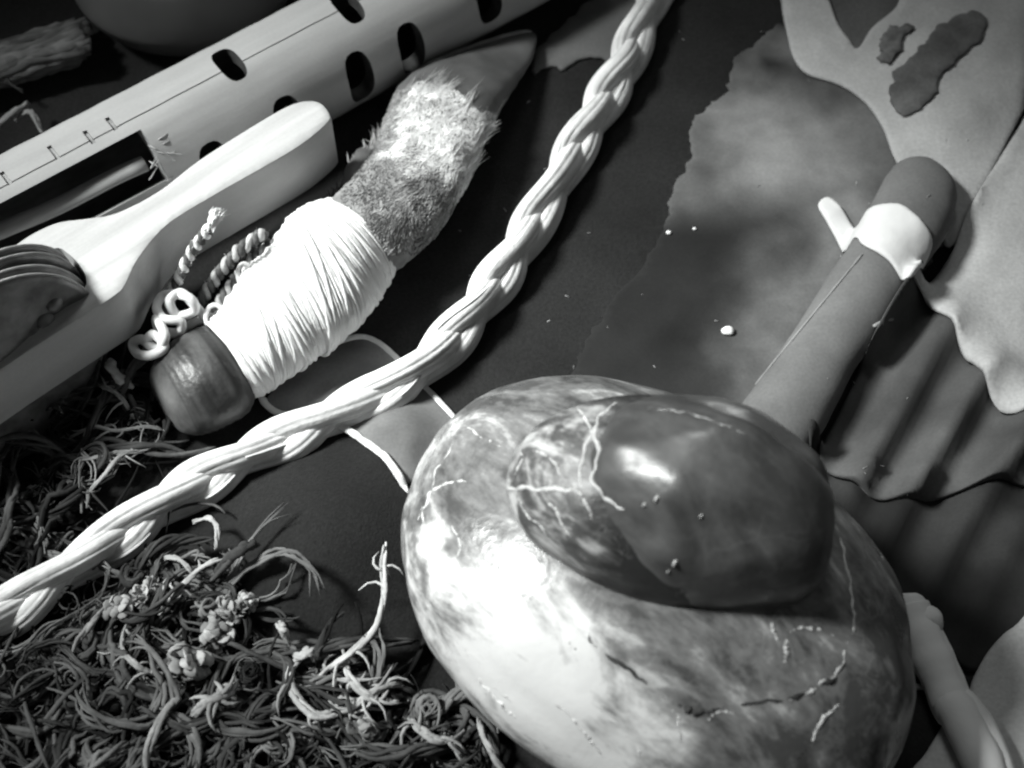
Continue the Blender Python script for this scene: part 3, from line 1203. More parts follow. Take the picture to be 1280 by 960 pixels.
for q, (cx, cy, R_) in enumerate(((2, 448, 0.0330), (-6, 433, 0.0328), (-18, 412, 0.033), (-28, 396, 0.0326))):
    cc = P(cx, cy, ZT)
    cc = Vector((cc.x, cc.y, R_ + 0.001)) + sn * (-0.0012)
    tilt = Matrix.Rotation(math.radians((-7, -4, 2, 5)[q]), 3, sd)
    nn = tilt @ sn
    up_ = tilt @ Vector((0, 0, 1))
    mb = MB()
    prof = [(0.0, 0.0022), (0.16, 0.0021), (0.30, 0.0014), (0.55, 0.0002), (0.80, 0.0006), (0.93, 0.0012), (1.0, 0.0013), (1.0, 0.0004), (0.92, 0.0001), (0.8, -0.0006), (0.5, -0.001), (0.3, 0.0002), (0.0, 0.0008)]
    n = 72
    rings = []
    for (r_, h_) in prof:
        rings.append([cc + (sd * math.cos(2 * PI * j / n) + up_ * math.sin(2 * PI * j / n)) * max(1e-5, r_ * R_) +
                      nn * (h_ * 1.5 + (0.0011 * max(0, nz(7 * r_ * math.cos(2 * PI * j / n), 7 * r_ * math.sin(2 * PI * j / n), q)) if 0.2 < r_ < 0.9 else 0)) for j in range(n)])
    mb.rings(rings, True)
    d_ = mb.build('jingle', M['metal'], stick)
    rm = MB()
    rm.tube([cc + (sd * math.cos(a_) + up_ * math.sin(a_)) * R_ + nn * 0.0013 for a_ in np.linspace(0, 2 * PI, 90)], 0.0006, 6)
    rm.build('edge', M['rim'], d_)
    if q == 0:
        bb = MB()
        for (u, v, r_) in ((0.36, 0.16, 0.0034), (0.52, 0.22, 0.003), (0.66, 0.34, 0.0028), (0.2, 0.1, 0.003)):
            ctr = cc + sd * u * R_ + up_ * v * R_ + nn * 0.0008
            pts = [ctr + nn * t * r_ * 0.5 + up_ * (t * 0.0005) for t in np.linspace(-1, 1, 7)]
            bb.tube(pts, [r_ * math.sqrt(max(0.01, 1 - t * t)) for t in np.linspace(-1, 1, 7)], 10)
        bb.build('embossing', M['metal'], d_)
mb = MB()
a = P(-14, 444, ZT)
a = Vector((a.x, a.y, 0.0335))
mb.tube([a - sn * 0.02, a + sn * 0.006], 0.0012, 8)
mb.build('pin', M['metal'], stick)


# ------------------------------------------------------------------ deer foot with yarn-wrapped handle
c = P(330, 420, 0)
deer = thing('deer_foot', 'dried deer foot with dark hoof, its shank wrapped in white yarn', 'deer foot', (c.x, c.y, 0.0))
wrap_secs = [((258, 412), (318, 492), 0.82), ((275, 397), (333, 482), 0.84), ((295, 368), (357, 466), 0.84), ((316, 340), (383, 449), 0.82), ((340, 314), (411, 429), 0.8), ((364, 286), (444, 402), 0.8), ((386, 267), (476, 364), 0.78), ((404, 261), (499, 326), 0.76)]
mb = MB()
wr, wc = loft(mb, wrap_secs, 40, 60, lift=0.0012, bumpf=lambda t, a, p: 0.955)
core = mb.build('wrap_core', M['yarn'], deer)
# helix of yarn in a few uneven layers
yarn = MB()
WS = spline([(a[0], a[1], b[0], b[1], h) for a, b, h in wrap_secs], 400)


def wrap_point(t, ang, k):
    i = min(399, max(0, int(t * 399)))
    ax, ay, bx, by, h = WS[i]
    wd = (P(ax, ay, 0.012) - P(bx, by, 0.012)).length / 2
    zz = 0.0012 + wd * h
    L_, R_ = P(ax, ay, zz), P(bx, by, zz)
    c_ = (L_ + R_) / 2
    hv = (R_ - L_) / 2
    return c_ + (hv * math.cos(ang) + Vector((0, 0, hv.length * h)) * math.sin(ang)) * k


for layer, (turns, r_, k0) in enumerate(((95, 0.00055, 0.968), (60, 0.0005, 0.976), (26, 0.0008, 0.985))):
    pts = []
    NT = turns * 30
    for i in range(NT + 1):
        u = i / NT
        ang = 2 * PI * turns * u
        jit = 0.004 * math.sin(u * turns * 2.1 + layer) + 0.006 * nz(u * 20, layer * 5, 0)
        slope = (0.005, 0.022, 0.05)[layer] * math.sin(ang + 1.0 + 0.9 * layer * math.sin(u * 17))
        band = 0.05 * max(0, nz(u * 14, 9.1, 0)) * (0.5 + 0.5 * math.sin(ang * 0.5 + u * 40)) + 0.022 * max(0, nz(u * 9, 3.3, layer)) + (0.02 * math.exp(-((u - 0.22) / 0.02) ** 2) + 0.03 * math.exp(-((u - 0.47) / 0.02) ** 2) + 0.022 * math.exp(-((u - 0.6) / 0.015) ** 2))
        lump = 0.05 * nz(u * 7, 1.3 * math.cos(ang), 1.3 * math.sin(ang) + 4)
        pts.append(wrap_point(min(1, max(0, u * 0.985 + jit + slope)), ang, k0 + band + lump))
    yarn.tube(pts, r_, 6, [0.5 + 0.4 * nz(i * 0.01, layer, 2) for i in range(NT + 1)])
yarn.build('yarn_wrap', M['yarn'], deer)
# little loops of yarn standing off the wrap
mb = MB()
for (t0, an, s_) in ((0.36, 2.6, 1.0), (0.08, 2.4, 1.2), (0.40, 2.8, 0.7)):
    b_ = wrap_point(t0, an, 0.98)
    o_ = (wrap_point(t0, an, 1.3) - b_).normalized()
    s2 = (wrap_point(min(1, t0 + 0.05), an, 0.98) - b_).normalized()
    pts = [b_ + o_ * 0.0032 * s_ * math.sin(a) + s2 * 0.0028 * s_ * math.cos(a) for a in np.linspace(0, PI, 12)]
    mb.tube(pts, 0.0008, 6)
mb.build('yarn_loops', M['yarn'], deer)
# dark rounded end
mb = MB()
end_secs = [((266, 410), (320, 488), 0.78), ((242, 420), (309, 510), 0.78), ((218, 433), (280, 528), 0.78), ((201, 448), (254, 537), 0.78), ((192, 461), (239, 539), 0.78), ((188, 473), (226, 536), 0.8), ((190, 487), (213, 527), 0.8), ((196, 503), (203, 514), 0.8)]
er, ec = loft(mb, end_secs, 40, 70, lift=0.0010, tint=0.35,
              bumpf=lambda t, a, p: 1 + (0.007 * math.sin(t * 120 + 2 * math.sin(a) + 5 * nz(p.x, p.y, p.z, 90)) * (1 if t < 0.48 else 0)) + 0.03 * nz(p.x, p.y, p.z, 120))
nv_ = len(mb.v)
for i in range(nv_):
    ri = i // 40
    t = ri / 69
    mb.t[i] = 0.15 + 0.25 * nz(t * 30, (i % 40) * 0.05, 0) if t < 0.50 else min(1.0, 0.4 + (t - 0.50) * 3.0)  # light on the end face painted in, paler towards the tip
mb.build('handle_end', M['wrapped'], deer)
# shank, hoof
mb = MB()
foot_secs = [((405, 268), (488, 335), 0.72), ((420, 250), (508, 322), 0.72), ((447, 222), (545, 288), 0.70), ((468, 188), (578, 238), 0.66), ((480, 152), (600, 190), 0.60), ((498, 114), (615, 155), 0.52), ((530, 95), (628, 128), 0.42)]
fr, fc = loft(mb, foot_secs, 40, 60, lift=0.0055, bumpf=lambda t, a, p: 1 + 0.035 * fbm(p.x, p.y, p.z, 150, 4) + 0.02 * nz(p.x, p.y, p.z, 500))
mb.build('shank', M['hide_leg'], deer)
footb = mb.bvh()
hoof_secs = [((484, 142), (604, 180), 0.50), ((500, 112), (616, 152), 0.52), ((535, 87), (634, 122), 0.46), ((585, 65), (650, 98), 0.40), ((632, 48), (664, 76), 0.34), ((656, 41), (670, 56), 0.3), ((667, 41), (671, 45), 0.3)]
mb = MB()
hr, hc = loft(mb, hoof_secs, 36, 60, lift=0.0055, sq=0.8, bumpf=lambda t, a, p: 1 + 0.01 * math.sin(t * 60))
mb.build('hoof', M['hoof'], deer)
hoofb = mb.bvh()
# pale rim along the hoof's outer edge
mb = MB()
pts = [Vector(hr[i][16]) + Vector((0, 0, 0.0002)) for i in range(14, 57)]
mb.tube(pts, [0.0011 * (0.4 + 0.6 * math.sin(PI * i / 42)) for i in range(43)], 8)
mb.build('hoof_rim', M['rim'], deer)
# dew claw
mb = MB()
loft(mb, [((424, 238), (448, 250), 0.8), ((432, 212), (462, 226), 0.8), ((446, 190), (474, 202), 0.7), ((460, 182), (474, 190), 0.6)], 16, 20, lift=0.004, bumpf=lambda t, a, p: 1 + 0.08 * fbm(p.x, p.y, p.z, 250, 3))
mb.build('dew_claw', M['hoof'], deer)
# fur, many single hairs
fur = MB()
ax_dir = (Vector(fc[-1]) - Vector(fc[0])).normalized()


def hair(p, nrm, d, ln_, r, tn, lift_):
    pts = []
    for t in (0, 0.35, 0.7, 1.0):
        pts.append(p + d * ln_ * t + nrm * lift_ * math.sin(t * 2.2) * ln_)
    fur.tube(pts, [r, r * 0.9, r * 0.6, r * 0.12], 4, tn)


tufts = []
while len(tufts) < 150:
    h = footb.ray_cast(CAM, ray(random.uniform(430, 620), random.uniform(85, 310)).normalized())
    if h[0] is not None:
        g_ = nz(h[0].x, h[0].y, 1, 90)
        d = (ax_dir + Vector((0.75 * nz(h[0].x, h[0].y, 1, 70) + random.gauss(0, 0.16), 0.75 * nz(h[0].x, h[0].y, 5, 70) + random.gauss(0, 0.16), 0))).normalized()
        d = (d - h[1] * d.dot(h[1])).normalized()
        tufts.append((h[0], h[1], d, random.uniform(0, 1)))
for q in range(34000):
    h = footb.ray_cast(CAM, ray(random.uniform(425, 625), random.uniform(85, 320)).normalized())
    if h[0] is None:
        continue
    t = (h[0] - Vector(fc[0])).dot(ax_dir) / (Vector(fc[-1]) - Vector(fc[0])).length
    if t > 0.84:
        continue
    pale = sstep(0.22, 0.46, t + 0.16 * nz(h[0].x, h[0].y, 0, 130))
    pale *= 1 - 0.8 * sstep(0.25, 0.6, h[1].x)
    if random.random() > 0.30 + 0.70 * pale:
        continue
    tf = min(tufts[::1], key=lambda k_: (k_[0] - h[0]).length_squared) if q % 1 == 0 else tufts[0]
    ln_ = random.uniform(0.006, 0.014) * (0.45 + 0.7 * pale)
    tip = tf[0] + tf[2] * (ln_ + 0.003) + h[1] * 0.0012
    d = (tip - h[0])
    d = (d.normalized() * 0.75 + tf[2] * 0.5 + Vector((random.gauss(0, 0.08), random.gauss(0, 0.08), random.gauss(0, 0.05)))).normalized()
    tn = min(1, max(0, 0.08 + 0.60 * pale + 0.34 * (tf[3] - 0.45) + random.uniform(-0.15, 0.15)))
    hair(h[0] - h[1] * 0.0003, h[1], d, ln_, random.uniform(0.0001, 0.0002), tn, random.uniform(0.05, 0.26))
# ruff over the top of the hoof
for q in range(900):
    u = round(random.random() * 11) / 11 + random.gauss(0, 0.022)
    a, b = 512 + (606 - 512) * u + random.gauss(0, 3), 128 + (172 - 128) * u + random.gauss(0, 5) - 8 * math.sin(u * 9)
    h = hoofb.ray_cast(CAM, ray(a, b).normalized())
    if h[0] is None:
        continue
    d = (ax_dir + Vector((0.5 * math.sin(round(u * 11) * 2.4) + random.gauss(0, 0.12), 0.3 * math.cos(round(u * 11) * 3.1) + random.gauss(0, 0.12), 0.12))).normalized()
    hair(h[0], h[1], d, random.uniform(0.003, 0.0085), random.uniform(0.00014, 0.00026), random.uniform(0.4, 0.9), random.uniform(0.05, 0.35))
# ragged tuft at the dew claw and on the outer edge
for q in range(260):
    u = random.random()
    p0 = P(418 + 62 * u + random.gauss(0, 4), 262 - 96 * u + random.gauss(0, 4), 0.008)
    d = (ax_dir + Vector((random.gauss(-0.3, 0.35), random.gauss(0.2, 0.35), random.gauss(0, 0.2)))).normalized()
    hair(p0, Vector((0, 0, 1)), d, random.uniform(0.003, 0.007), random.uniform(0.0002, 0.0003), random.uniform(0, 0.55), 0.2)
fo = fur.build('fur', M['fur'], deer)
fo['kind'] = 'stuff'


# ------------------------------------------------------------------ cords
def twisted(name, path, r, mats, label, group, pitch=0.0055, zoff=0.0):
    p = spline(path, 140)
    pts = []
    for a, b, z in p:
        pts.append(P(a, b, z))
    root = thing(name, label, 'cord', (pts[0].x, pts[0].y, max(0, pts[0].z - r * 2)), group)
    for q in range(2):
        mb = MB()
        ln_ = 0
        out = []
        for i in range(140):
            t = (pts[min(139, i + 1)] - pts[max(0, i - 1)]).normalized()
            if i:
                ln_ += (pts[i] - pts[i - 1]).length
            s_ = t.cross(Vector((0, 0, 1))).normalized()
            u_ = s_.cross(t)
            an = 2 * PI * ln_ / pitch + PI * q + 0.9 * nz(i * 0.06, path[0][0], 0)
            rr_ = r * (0.85 + 0.4 * nz(i * 0.09, path[0][0], 3 + q))
            out.append(pts[i] + (s_ * math.cos(an) + u_ * math.sin(an)) * rr_ * 0.75)
        for k in range(90):
            i = random.randint(0, 139)
            d_ = Vector((random.gauss(0, 1), random.gauss(0, 1), random.gauss(0, 1))).normalized()
            mb.tube([out[i], out[i] + d_ * r * 0.9, out[i] + d_ * r * 1.3 + Vector((0, 0, -0.0004))], [0.00012, 0.0001, 0.00004], 4, random.random())
        mb.tube(out, [r * 0.62 * (1 + 0.3 * nz(i * 0.15, path[0][0], q)) for i in range(140)], 7, [0.5 + 0.5 * nz(i * 0.2, q, 0) for i in range(140)])
        mb.build('ply', mats[q], root)
    return root


tw1 = twisted('twisted_cord', [(203, 398, 0.012), (220, 355, 0.024), (240, 315, 0.036), (262, 285, 0.046)], 0.0016, (M['cord'], M['dark_cord']), 'twisted cord ending in a fluffy white tip against the jingle stick', None)
twisted('twisted_cord', [(236, 402, 0.010), (262, 360, 0.018), (290, 322, 0.026), (330, 290, 0.032)], 0.0018, (M['grey_cord'], M['dark_cord']), 'two-tone twisted cord lying between two other twisted cords', None)
twisted('twisted_cord', [(255, 408, 0.012), (280, 370, 0.018), (304, 336, 0.022), (338, 304, 0.026)], 0.0017, (M['dark_cord'], M['grey_cord']), 'two-tone twisted cord closest to the white yarn wrap', None)
mb = MB()
p0 = P(262, 287, 0.046)
for q in range(70):
    d = Vector((random.gauss(0.35, 0.16), random.gauss(0.8, 0.16), random.gauss(0.45, 0.2))).normalized()
    pts = [p0 + Vector((random.gauss(0, 0.0006), random.gauss(0, 0.0006), 0)) + d * 0.0075 * t + Vector((0, 0, -0.001 * t * t)) for t in (0, 0.4, 0.8, 1)]
    mb.tube(pts, [0.0003, 0.0004, 0.0003, 0.0001], 4, random.random())
mb.build('fluffy_tip', M['cord'], tw1)

# white knotted cord
kn_px = [(258, 398, 0.006), (240, 378, 0.012), (226, 366, 0.013), (212, 376, 0.014), (222, 394, 0.010), (243, 388, 0.011), (236, 372, 0.015), (208, 368, 0.010), (196, 382, 0.010), (204, 398, 0.013),
         (226, 402, 0.012), (222, 416, 0.008), (200, 412, 0.009), (196, 398, 0.012), (206, 420, 0.014), (198, 436, 0.009), (184, 428, 0.008), (192, 418, 0.011), (206, 434, 0.011), (188, 444, 0.010), (172, 442, 0.005), (166, 430, 0.004), (176, 424, 0.006), (188, 432, 0.006)]
mb = MB()
pts = [P(a, b, z + 0.014) for a, b, z in spline(kn_px, 260)]
mb.tube(pts, 0.00155, 9, [0.5 + 0.4 * nz(i * 0.15, 0, 0) for i in range(260)])
o = mb.build('knotted_cord', M['cord'], origin=(P(200, 420, 0).x, P(200, 420, 0).y, 0))
tag(o, 'white cord tied in a lumpy knot at the dark end of the deer foot', 'cord')
mb = MB()
pts = [P(a, b, z) for a, b, z in spline([(228, 412, 0.016), (250, 400, 0.019), (275, 396, 0.018), (300, 402, 0.017)], 30)]
mb.tube(pts, 0.0014, 8)
o = mb.build('short_white_cord', M['cord'], origin=pts[0])
tag(o, 'short white cord tucked under the start of the yarn wrap', 'cord')

# white loops under the braid


m = sheet([(332, 498), (350, 512), (385, 516), (425, 538), (450, 552), (478, 576), (500, 612), (530, 600), (560, 545), (566, 522), (545, 498), (520, 473), (492, 443), (468, 424), (448, 419), (420, 428), (380, 455), (345, 480)],
          0.0012, zpx=0.003, rim=0.001, tfun=lambda x, y, d: 0.42 + 0.25 * fbm(x, y, 3, 50, 3), hfun=lambda x, y, d: 0.003 * sstep(0, 0.012, d), res=0.0026)
o = m.build('lit_cloth_patch', M['suede'])  # lighter sheet added in place of light falling on the cloth
tag(o, 'grey sheet standing in for lit cloth, edged by thin white strings under the grass braid', 'lit patch')
SUPPORT.append(m.bvh())


def lay_cord(name, px, r, mat, label, cat='cord', zoff=0.0):
    mb = MB()
    s_ = spline(px, 60)
    pts = []
    for a, b in s_:
        p = P(a, b, 0.002)
        pts.append(Vector((p.x, p.y, ground(p.x, p.y) + r * 0.8 + zoff)))
    mb.tube(pts, [r * (1 + 0.18 * nz(i * 0.5, 1, 0)) * min(1, 0.35 + i / 5, 0.35 + (59 - i) / 5) for i in range(60)], 8, [0.5 + 0.4 * nz(i * 0.4, 0, 0) for i in range(60)], flat=0.7)
    o = mb.build(name, mat, origin=(pts[0].x, pts[0].y, pts[0].z))
    tag(o, label, cat)
    return o


lay_cord('thin_string', [(425, 425), (448, 418), (470, 424), (495, 445), (520, 472), (545, 497), (575, 530)], 0.0012, M['cord'], 'thin white cord running from the yarn wrap under the braid towards the stone top')
lay_cord('thin_string', [(322, 488), (334, 505), (352, 516), (385, 518), (420, 535), (445, 550), (475, 575), (496, 602), (512, 626)], 0.00125, M['cord'], 'thin white cord passing under the braid to the marbled flank of the stone')
# ------------------------------------------------------------------ dried herbs


def curl(mb, px, py, ln_, r, tint, curly, z=0.001, n=16, up=0.004, d0=None):
    p = P(px, py, 0.002)
    d = random.uniform(0, 2 * PI) if d0 is None else d0
    k = random.gauss(0, curly)
    pts = []
    x, y = p.x, p.y
    ph = random.uniform(0, 6)
    el = random.uniform(0, 1)
    for i in range(n):
        t = i / (n - 1)
        zz = ground(x, y) + r + z + up * (0.5 + 0.5 * math.sin(ph + t * 5)) * el
        pts.append(Vector((x, y, zz)))
        x += math.cos(d) * ln_ / n
        y += math.sin(d) * ln_ / n
        d += (k + random.gauss(0, curly * 0.7)) / n * 3
    rr = [r * (0.35 + 0.65 * math.sin(PI * (0.08 + 0.84 * i / (n - 1)))) * random.uniform(0.8, 1.2) for i in range(n)]
    mb.tube(pts, rr, 5, tint, flat=random.uniform(0.4, 1))


def frayed(mb, px, py, ln_, w, tint, curly):
    """a strand of loosely twisted fibres that come apart at its ends"""
    p = P(px, py, 0.002)
    d = random.uniform(0, 2 * PI)
    k = random.gauss(0, curly)
    x, y = p.x, p.y
    ph, el, z0_ = random.uniform(0, 6), random.uniform(0.2, 1), random.uniform(0, 0.005)
    n = 18
    path = []
    for i in range(n):
        t = i / (n - 1)
        path.append(Vector((x, y, ground(x, y) + w + z0_ + 0.007 * el * (0.5 + 0.5 * math.sin(ph + t * 5)))))
        x += math.cos(d) * ln_ / n
        y += math.sin(d) * ln_ / n
        d += (k + random.gauss(0, curly * 0.6)) / n * 3
    knot = random.randint(3, 14) if random.random() < 0.35 else -9
    for q in range(random.randint(4, 6)):
        o1, o2 = random.uniform(0, 6.28), random.uniform(0.25, 0.6)
        fx, fy = random.gauss(0, 1), random.gauss(0, 1)
        pts = []
        for i in range(n):
            e = max(0, i - n * 0.7) / (n * 0.3)
            e2 = max(0, n * 0.2 - i) / (n * 0.2)
            ww = w * (0.7 + 1.6 * math.exp(-((i - knot) / 1.1) ** 2))
            pts.append(path[i] + Vector((math.cos(o1 + i * o2), math.sin(o1 + i * o2), 0.7 * math.sin(o1 + i * o2 + 1))) * ww + Vector((fx, fy, 0.3)) * 0.0016 * (e * e + e2 * e2))
        r_ = w * random.uniform(0.3, 0.55)
        mb.tube(pts, [r_ * (0.25 + 0.75 * math.sin(PI * (0.06 + 0.88 * i / (n - 1)))) for i in range(n)], 5, min(1, max(0, tint + random.uniform(-0.15, 0.2))), flat=random.uniform(0.5, 1))


ground_cache = {}
_g = SUPPORT[0]


def ground(x, y, dflt=0.0):
    h = _g.ray_cast(Vector((x, y, 0.4)), Vector((0, 0, -1)))
    return dflt if h[0] is None else h[0].z


def in_poly(x, y, poly):
    r = False
    for i in range(len(poly)):
        (x0, y0), (x1, y1) = poly[i - 1], poly[i]
        if (y0 > y) != (y1 > y) and x < (x1 - x0) * (y - y0) / (y1 - y0) + x0:
            r = not r
    return r


left_patch = [(-60, 560), (10, 520), (70, 490), (120, 462), (150, 470), (190, 520), (205, 560), (150, 625), (100, 670), (40, 735), (-60, 790)]
low_patch = [(-60, 830), (40, 770), (110, 735), (180, 690), (240, 690), (290, 760), (330, 830), (400, 850), (470, 860), (560, 900), (640, 950), (690, 1010), (-60, 1010)]
for poly, cnt_, label, cat in ((left_patch, 230, 'tangled dark dried moss between the jingle stick and the braid', 'dried moss'), (low_patch, 560, 'matted dried roots and stems below the braid', 'dried roots')):
    mb = MB()
    xs = [p[0] for p in poly]
    ys = [p[1] for p in poly]
    k = 0
    while k < cnt_:
        a, b = random.uniform(min(xs), max(xs)), random.uniform(min(ys), max(ys))
        if not in_poly(a, b, poly):
            continue
        k += 1
        u = random.random()
        big_ = fbm(a * 0.012, b * 0.012, 1.0, 1.0, 3)
        if big_ < -0.28 and random.random() < 0.8:
            continue
        tn = min(1, max(0, random.random() ** 2 * 0.8 + 0.35 * big_))
        if u < 0.40:
            curl(mb, a, b, random.uniform(0.010, 0.026), random.uniform(0.0002, 0.00045), tn * 0.8, random.choice((1.0, 2.2, 3.5)), z=random.uniform(0, 0.006), up=random.uniform(0.001, 0.006), n=14)
        elif u < 0.55:
            curl(mb, a, b, random.uniform(0.02, 0.05), random.uniform(0.0004, 0.0008), tn * 0.8, random.choice((0.3, 0.7, 1.2)), z=random.uniform(0, 0.006), up=random.uniform(0.001, 0.008), n=16)
        else:
            frayed(mb, a, b, random.uniform(0.018, 0.055), random.uniform(0.0008, 0.0022), min(1, tn * 1.2 + 0.08), random.choice((0.6, 1.4, 2.6)))
    o = mb.build('dried_moss' if cnt_ < 1000 else 'dried_roots', M['herb'])
    tag(o, label, cat, None, 'stuff')


def stem(name, px, r0, mat, label, cat='stem', lift=0.004, group=None, tint=0.7, hump=0.004, bits=None):
    mb = MB()
    s_ = spline(px, 40)
    pts = []
    for i, (a, b) in enumerate(s_):
        p = P(a, b, 0.004)
        pts.append(Vector((p.x, p.y, ground(p.x, p.y) + r0 + lift + 0.002 + hump * math.sin(PI * i / 39))))
    for q in range(4):
        sp_ = []
        o1, o2 = random.uniform(0, 6.28), random.uniform(0.1, 0.25)
        for i in range(40):
            wv_ = Vector((math.cos(o1 + i * o2), math.sin(o1 + i * o2), 0.6 * math.sin(o1 + i * 0.3)))
            sp_.append(pts[i] + wv_ * r0 * (0.32 + 0.25 * nz(i * 0.12, q, px[0][0])))
        i0, i1 = random.randint(0, 4), random.randint(33, 40)
        sp_ = sp_[i0:i1]
        mb.tube(sp_, [r0 * 0.42 * (0.3 + 0.7 * math.sin(PI * (0.08 + 0.84 * i / len(sp_)))) * random.uniform(0.8, 1.2) for i in range(len(sp_))], 6, tint * random.uniform(0.5, 1.2), flat=random.uniform(0.5, 1))
    if bits:
        for _ in range(bits * 2):
            i = random.randint(3, 36)
            d = random.uniform(0, 6.28)
            cv = random.uniform(-1.5, 1.5)
            ll = random.uniform(0.003, 0.010)
            q = [pts[i] + Vector((math.cos(d + cv * t), math.sin(d + cv * t), 0.15)) * t * ll + Vector((0, 0, -0.003 * t * t)) for t in (0, 0.25, 0.5, 0.75, 1)]
            mb.tube(q, [r0 * 0.35, r0 * 0.3, r0 * 0.25, r0 * 0.2, r0 * 0.08], 5, tint * random.uniform(0.5, 1.1))
    o = mb.build(name, mat, origin=(pts[0].x, pts[0].y, pts[0].z))
    tag(o, label, cat, group)
    return o


stem('frayed_cord', [(487, 698), (483, 728), (484, 765), (474, 800), (445, 828), (408, 850), (392, 868)], 0.0017, M['herb_pale'], 'pale frayed cord hanging beside the marbled stone into the dried roots', cat='cord', tint=0.95, bits=4)
stem('grass_curl', [(245, 662), (265, 664), (278, 678), (280, 695), (273, 712)], 0.0013, M['herb_pale'], 'curled flat grass blade arching below the braid')
stem('grass_curl', [(200, 711), (215, 709), (232, 714), (243, 725), (250, 735)], 0.0012, M['herb_pale'], 'small pale grass hoop over the dark gap in the dried roots')
stem('split_stem', [(201, 772), (222, 757), (245, 740), (268, 722), (292, 712)], 0.0015, M['herb_pale'], 'straight split stem leading up to the grass curls', hump=0.005, bits=3)
stem('stubby_twig', [(270, 735), (300, 722), (318, 714), (332, 706)], 0.0028, M['herb'], 'thick dark stem stub on the cloth beside the split stem', tint=0.4)
stem('root_stem', [(236, 858), (222, 885), (205, 915), (192, 950), (185, 985)], 0.0020, M['herb_pale'], 'long straight dried stem under the round seed head', tint=0.4)
stem('root_stem', [(135, 762), (122, 790), (108, 810), (92, 828)], 0.0017, M['herb_pale'], 'short slanting stem at the upper edge of the dried roots', tint=0.3)
stem('root_stem', [(162, 785), (160, 815), (172, 838), (190, 850), (215, 848)], 0.0016, M['herb_pale'], 'bent root hooking round a dark hollow to the seed head', tint=0.45, bits=3)
stem('root_stem', [(245, 905), (262, 890), (285, 880), (300, 860)], 0.0026, M['herb_pale'], 'stubby forked root right of the seed head', tint=0.4, bits=4)
stem('root_stem', [(385, 825), (368, 850), (372, 878), (395, 905), (425, 900), (450, 880)], 0.0021, M['herb_pale'], 'hooked pale root curling round beside the cloth hump', tint=0.7, bits=5)
stem('root_stem', [(372, 835), (390, 832), (402, 838)], 0.0028, M['herb_pale'], 'short pale root cap at the top of the hooked root', tint=0.6)
stem('root_stem', [(430, 830), (445, 865), (470, 885), (500, 880)], 0.0018, M['herb_pale'], 'pale forked root where the frayed cord ends', tint=0.7, bits=8)
stem('root_stem', [(400, 900), (440, 895), (480, 868), (505, 862)], 0.0017, M['herb_pale'], 'thin root crossing below the frayed cord', tint=0.5, bits=6)
stem('root_stem', [(510, 905), (530, 925), (555, 935), (580, 920)], 0.0022, M['herb_pale'], 'thick curved root close under the marbled stone', tint=0.4, bits=3)
stem('root_stem', [(598, 905), (606, 930), (618, 955), (640, 985)], 0.0016, M['herb_pale'], 'loose root end under the lower edge of the marbled stone', tint=0.4)
stem('root_stem', [(352, 792), (360, 806), (368, 816)], 0.0021, M['herb_pale'], 'tiny stem chip on the cloth hump', tint=0.7)
stem('root_stem', [(85, 555), (120, 545), (150, 552), (190, 545), (215, 545)], 0.0011, M['herb_pale'], 'pale rootlet reaching under the dark end of the deer foot', tint=0.5, bits=6)
stem('root_stem', [(85, 580), (120, 585), (150, 578), (190, 568)], 0.0012, M['herb_pale'], 'bunched rootlet below the dark end of the deer foot', tint=0.5, bits=9)
stem('root_stem', [(110, 625), (135, 608), (160, 580), (190, 570)], 0.0012, M['herb_pale'], 'slanting rootlet between the moss and the braid', tint=0.45, bits=3)
stem('root_stem', [(125, 485), (140, 500), (158, 512), (172, 530)], 0.0014, M['herb_pale'], 'hooked rootlet below the jingle stick', tint=0.7, bits=4)
stem('white_petal', [(140, 462), (146, 475), (158, 488), (166, 494)], 0.0030, M['cord'], 'white flat petal between jingle stick and dark end of deer foot', cat='petal', tint=0.5)


def bud(px, py, r, label, n=26, z=0.004):
    c = P(px, py, 0.004)
    c.z = ground(c.x, c.y) + r * 0.9 + z
    mb = MB()
    for q in range(n):
        d = Vector((random.gauss(0, 1), random.gauss(0, 1), random.gauss(0.3, 0.8))).normalized()
        e = d.orthogonal().normalized()
        e = Matrix.Rotation(random.uniform(0, 6.28), 3, d) @ e
        a_ = random.uniform(0.4, 1.1)
        pts = [c + d * r * (0.25 + 0.55 * t * a_) + e * r * (0.85 * (t - 0.3) * random.uniform(0.8, 1.2)) + d * r * 0.4 * math.sin(PI * t) for t in np.linspace(0, 1, 7)]
        mb.tube(pts, [r * 0.10, r * 0.2, r * 0.3, r * 0.34, r * 0.28, r * 0.18, r * 0.05], 8, random.uniform(0.0, 0.9), flat=0.28)
    mb.tube([c - Vector((0, 0, r * 0.9)), c - Vector((0, 0, r * 0.2)), c + Vector((0, 0, r * 0.4))], [r * 0.3, r * 0.7, r * 0.2], 8, 0.3)
    o = mb.build('dried_bud', M['herb_pale'], origin=(c.x, c.y, c.z - r))
    tag(o, label, 'seed head')


bud(241, 833, 0.0062, 'round crumpled dried seed head on a straight stem')
bud(288, 776, 0.0045, 'pale crumpled dried bud near the cloth hump, upper of two touching')
bud(276, 800, 0.0046, 'pale crumpled dried bud, lower of two touching, above the seed head')
bud(312, 768, 0.0036, 'small flat dried bud on the edge of the cloth hump')
bud(152, 768, 0.0042, 'pale petals of a dried bud below the braid, next to the slanting stem')
bud(180, 752, 0.0036, 'small pale dried bud with a pointed tip beside the grass hoop')
bud(194, 738, 0.0030, 'tiny pale bud tip just under the grass hoop')
bud(455, 915, 0.0042, 'round dried berry caught in the roots below the frayed cord')

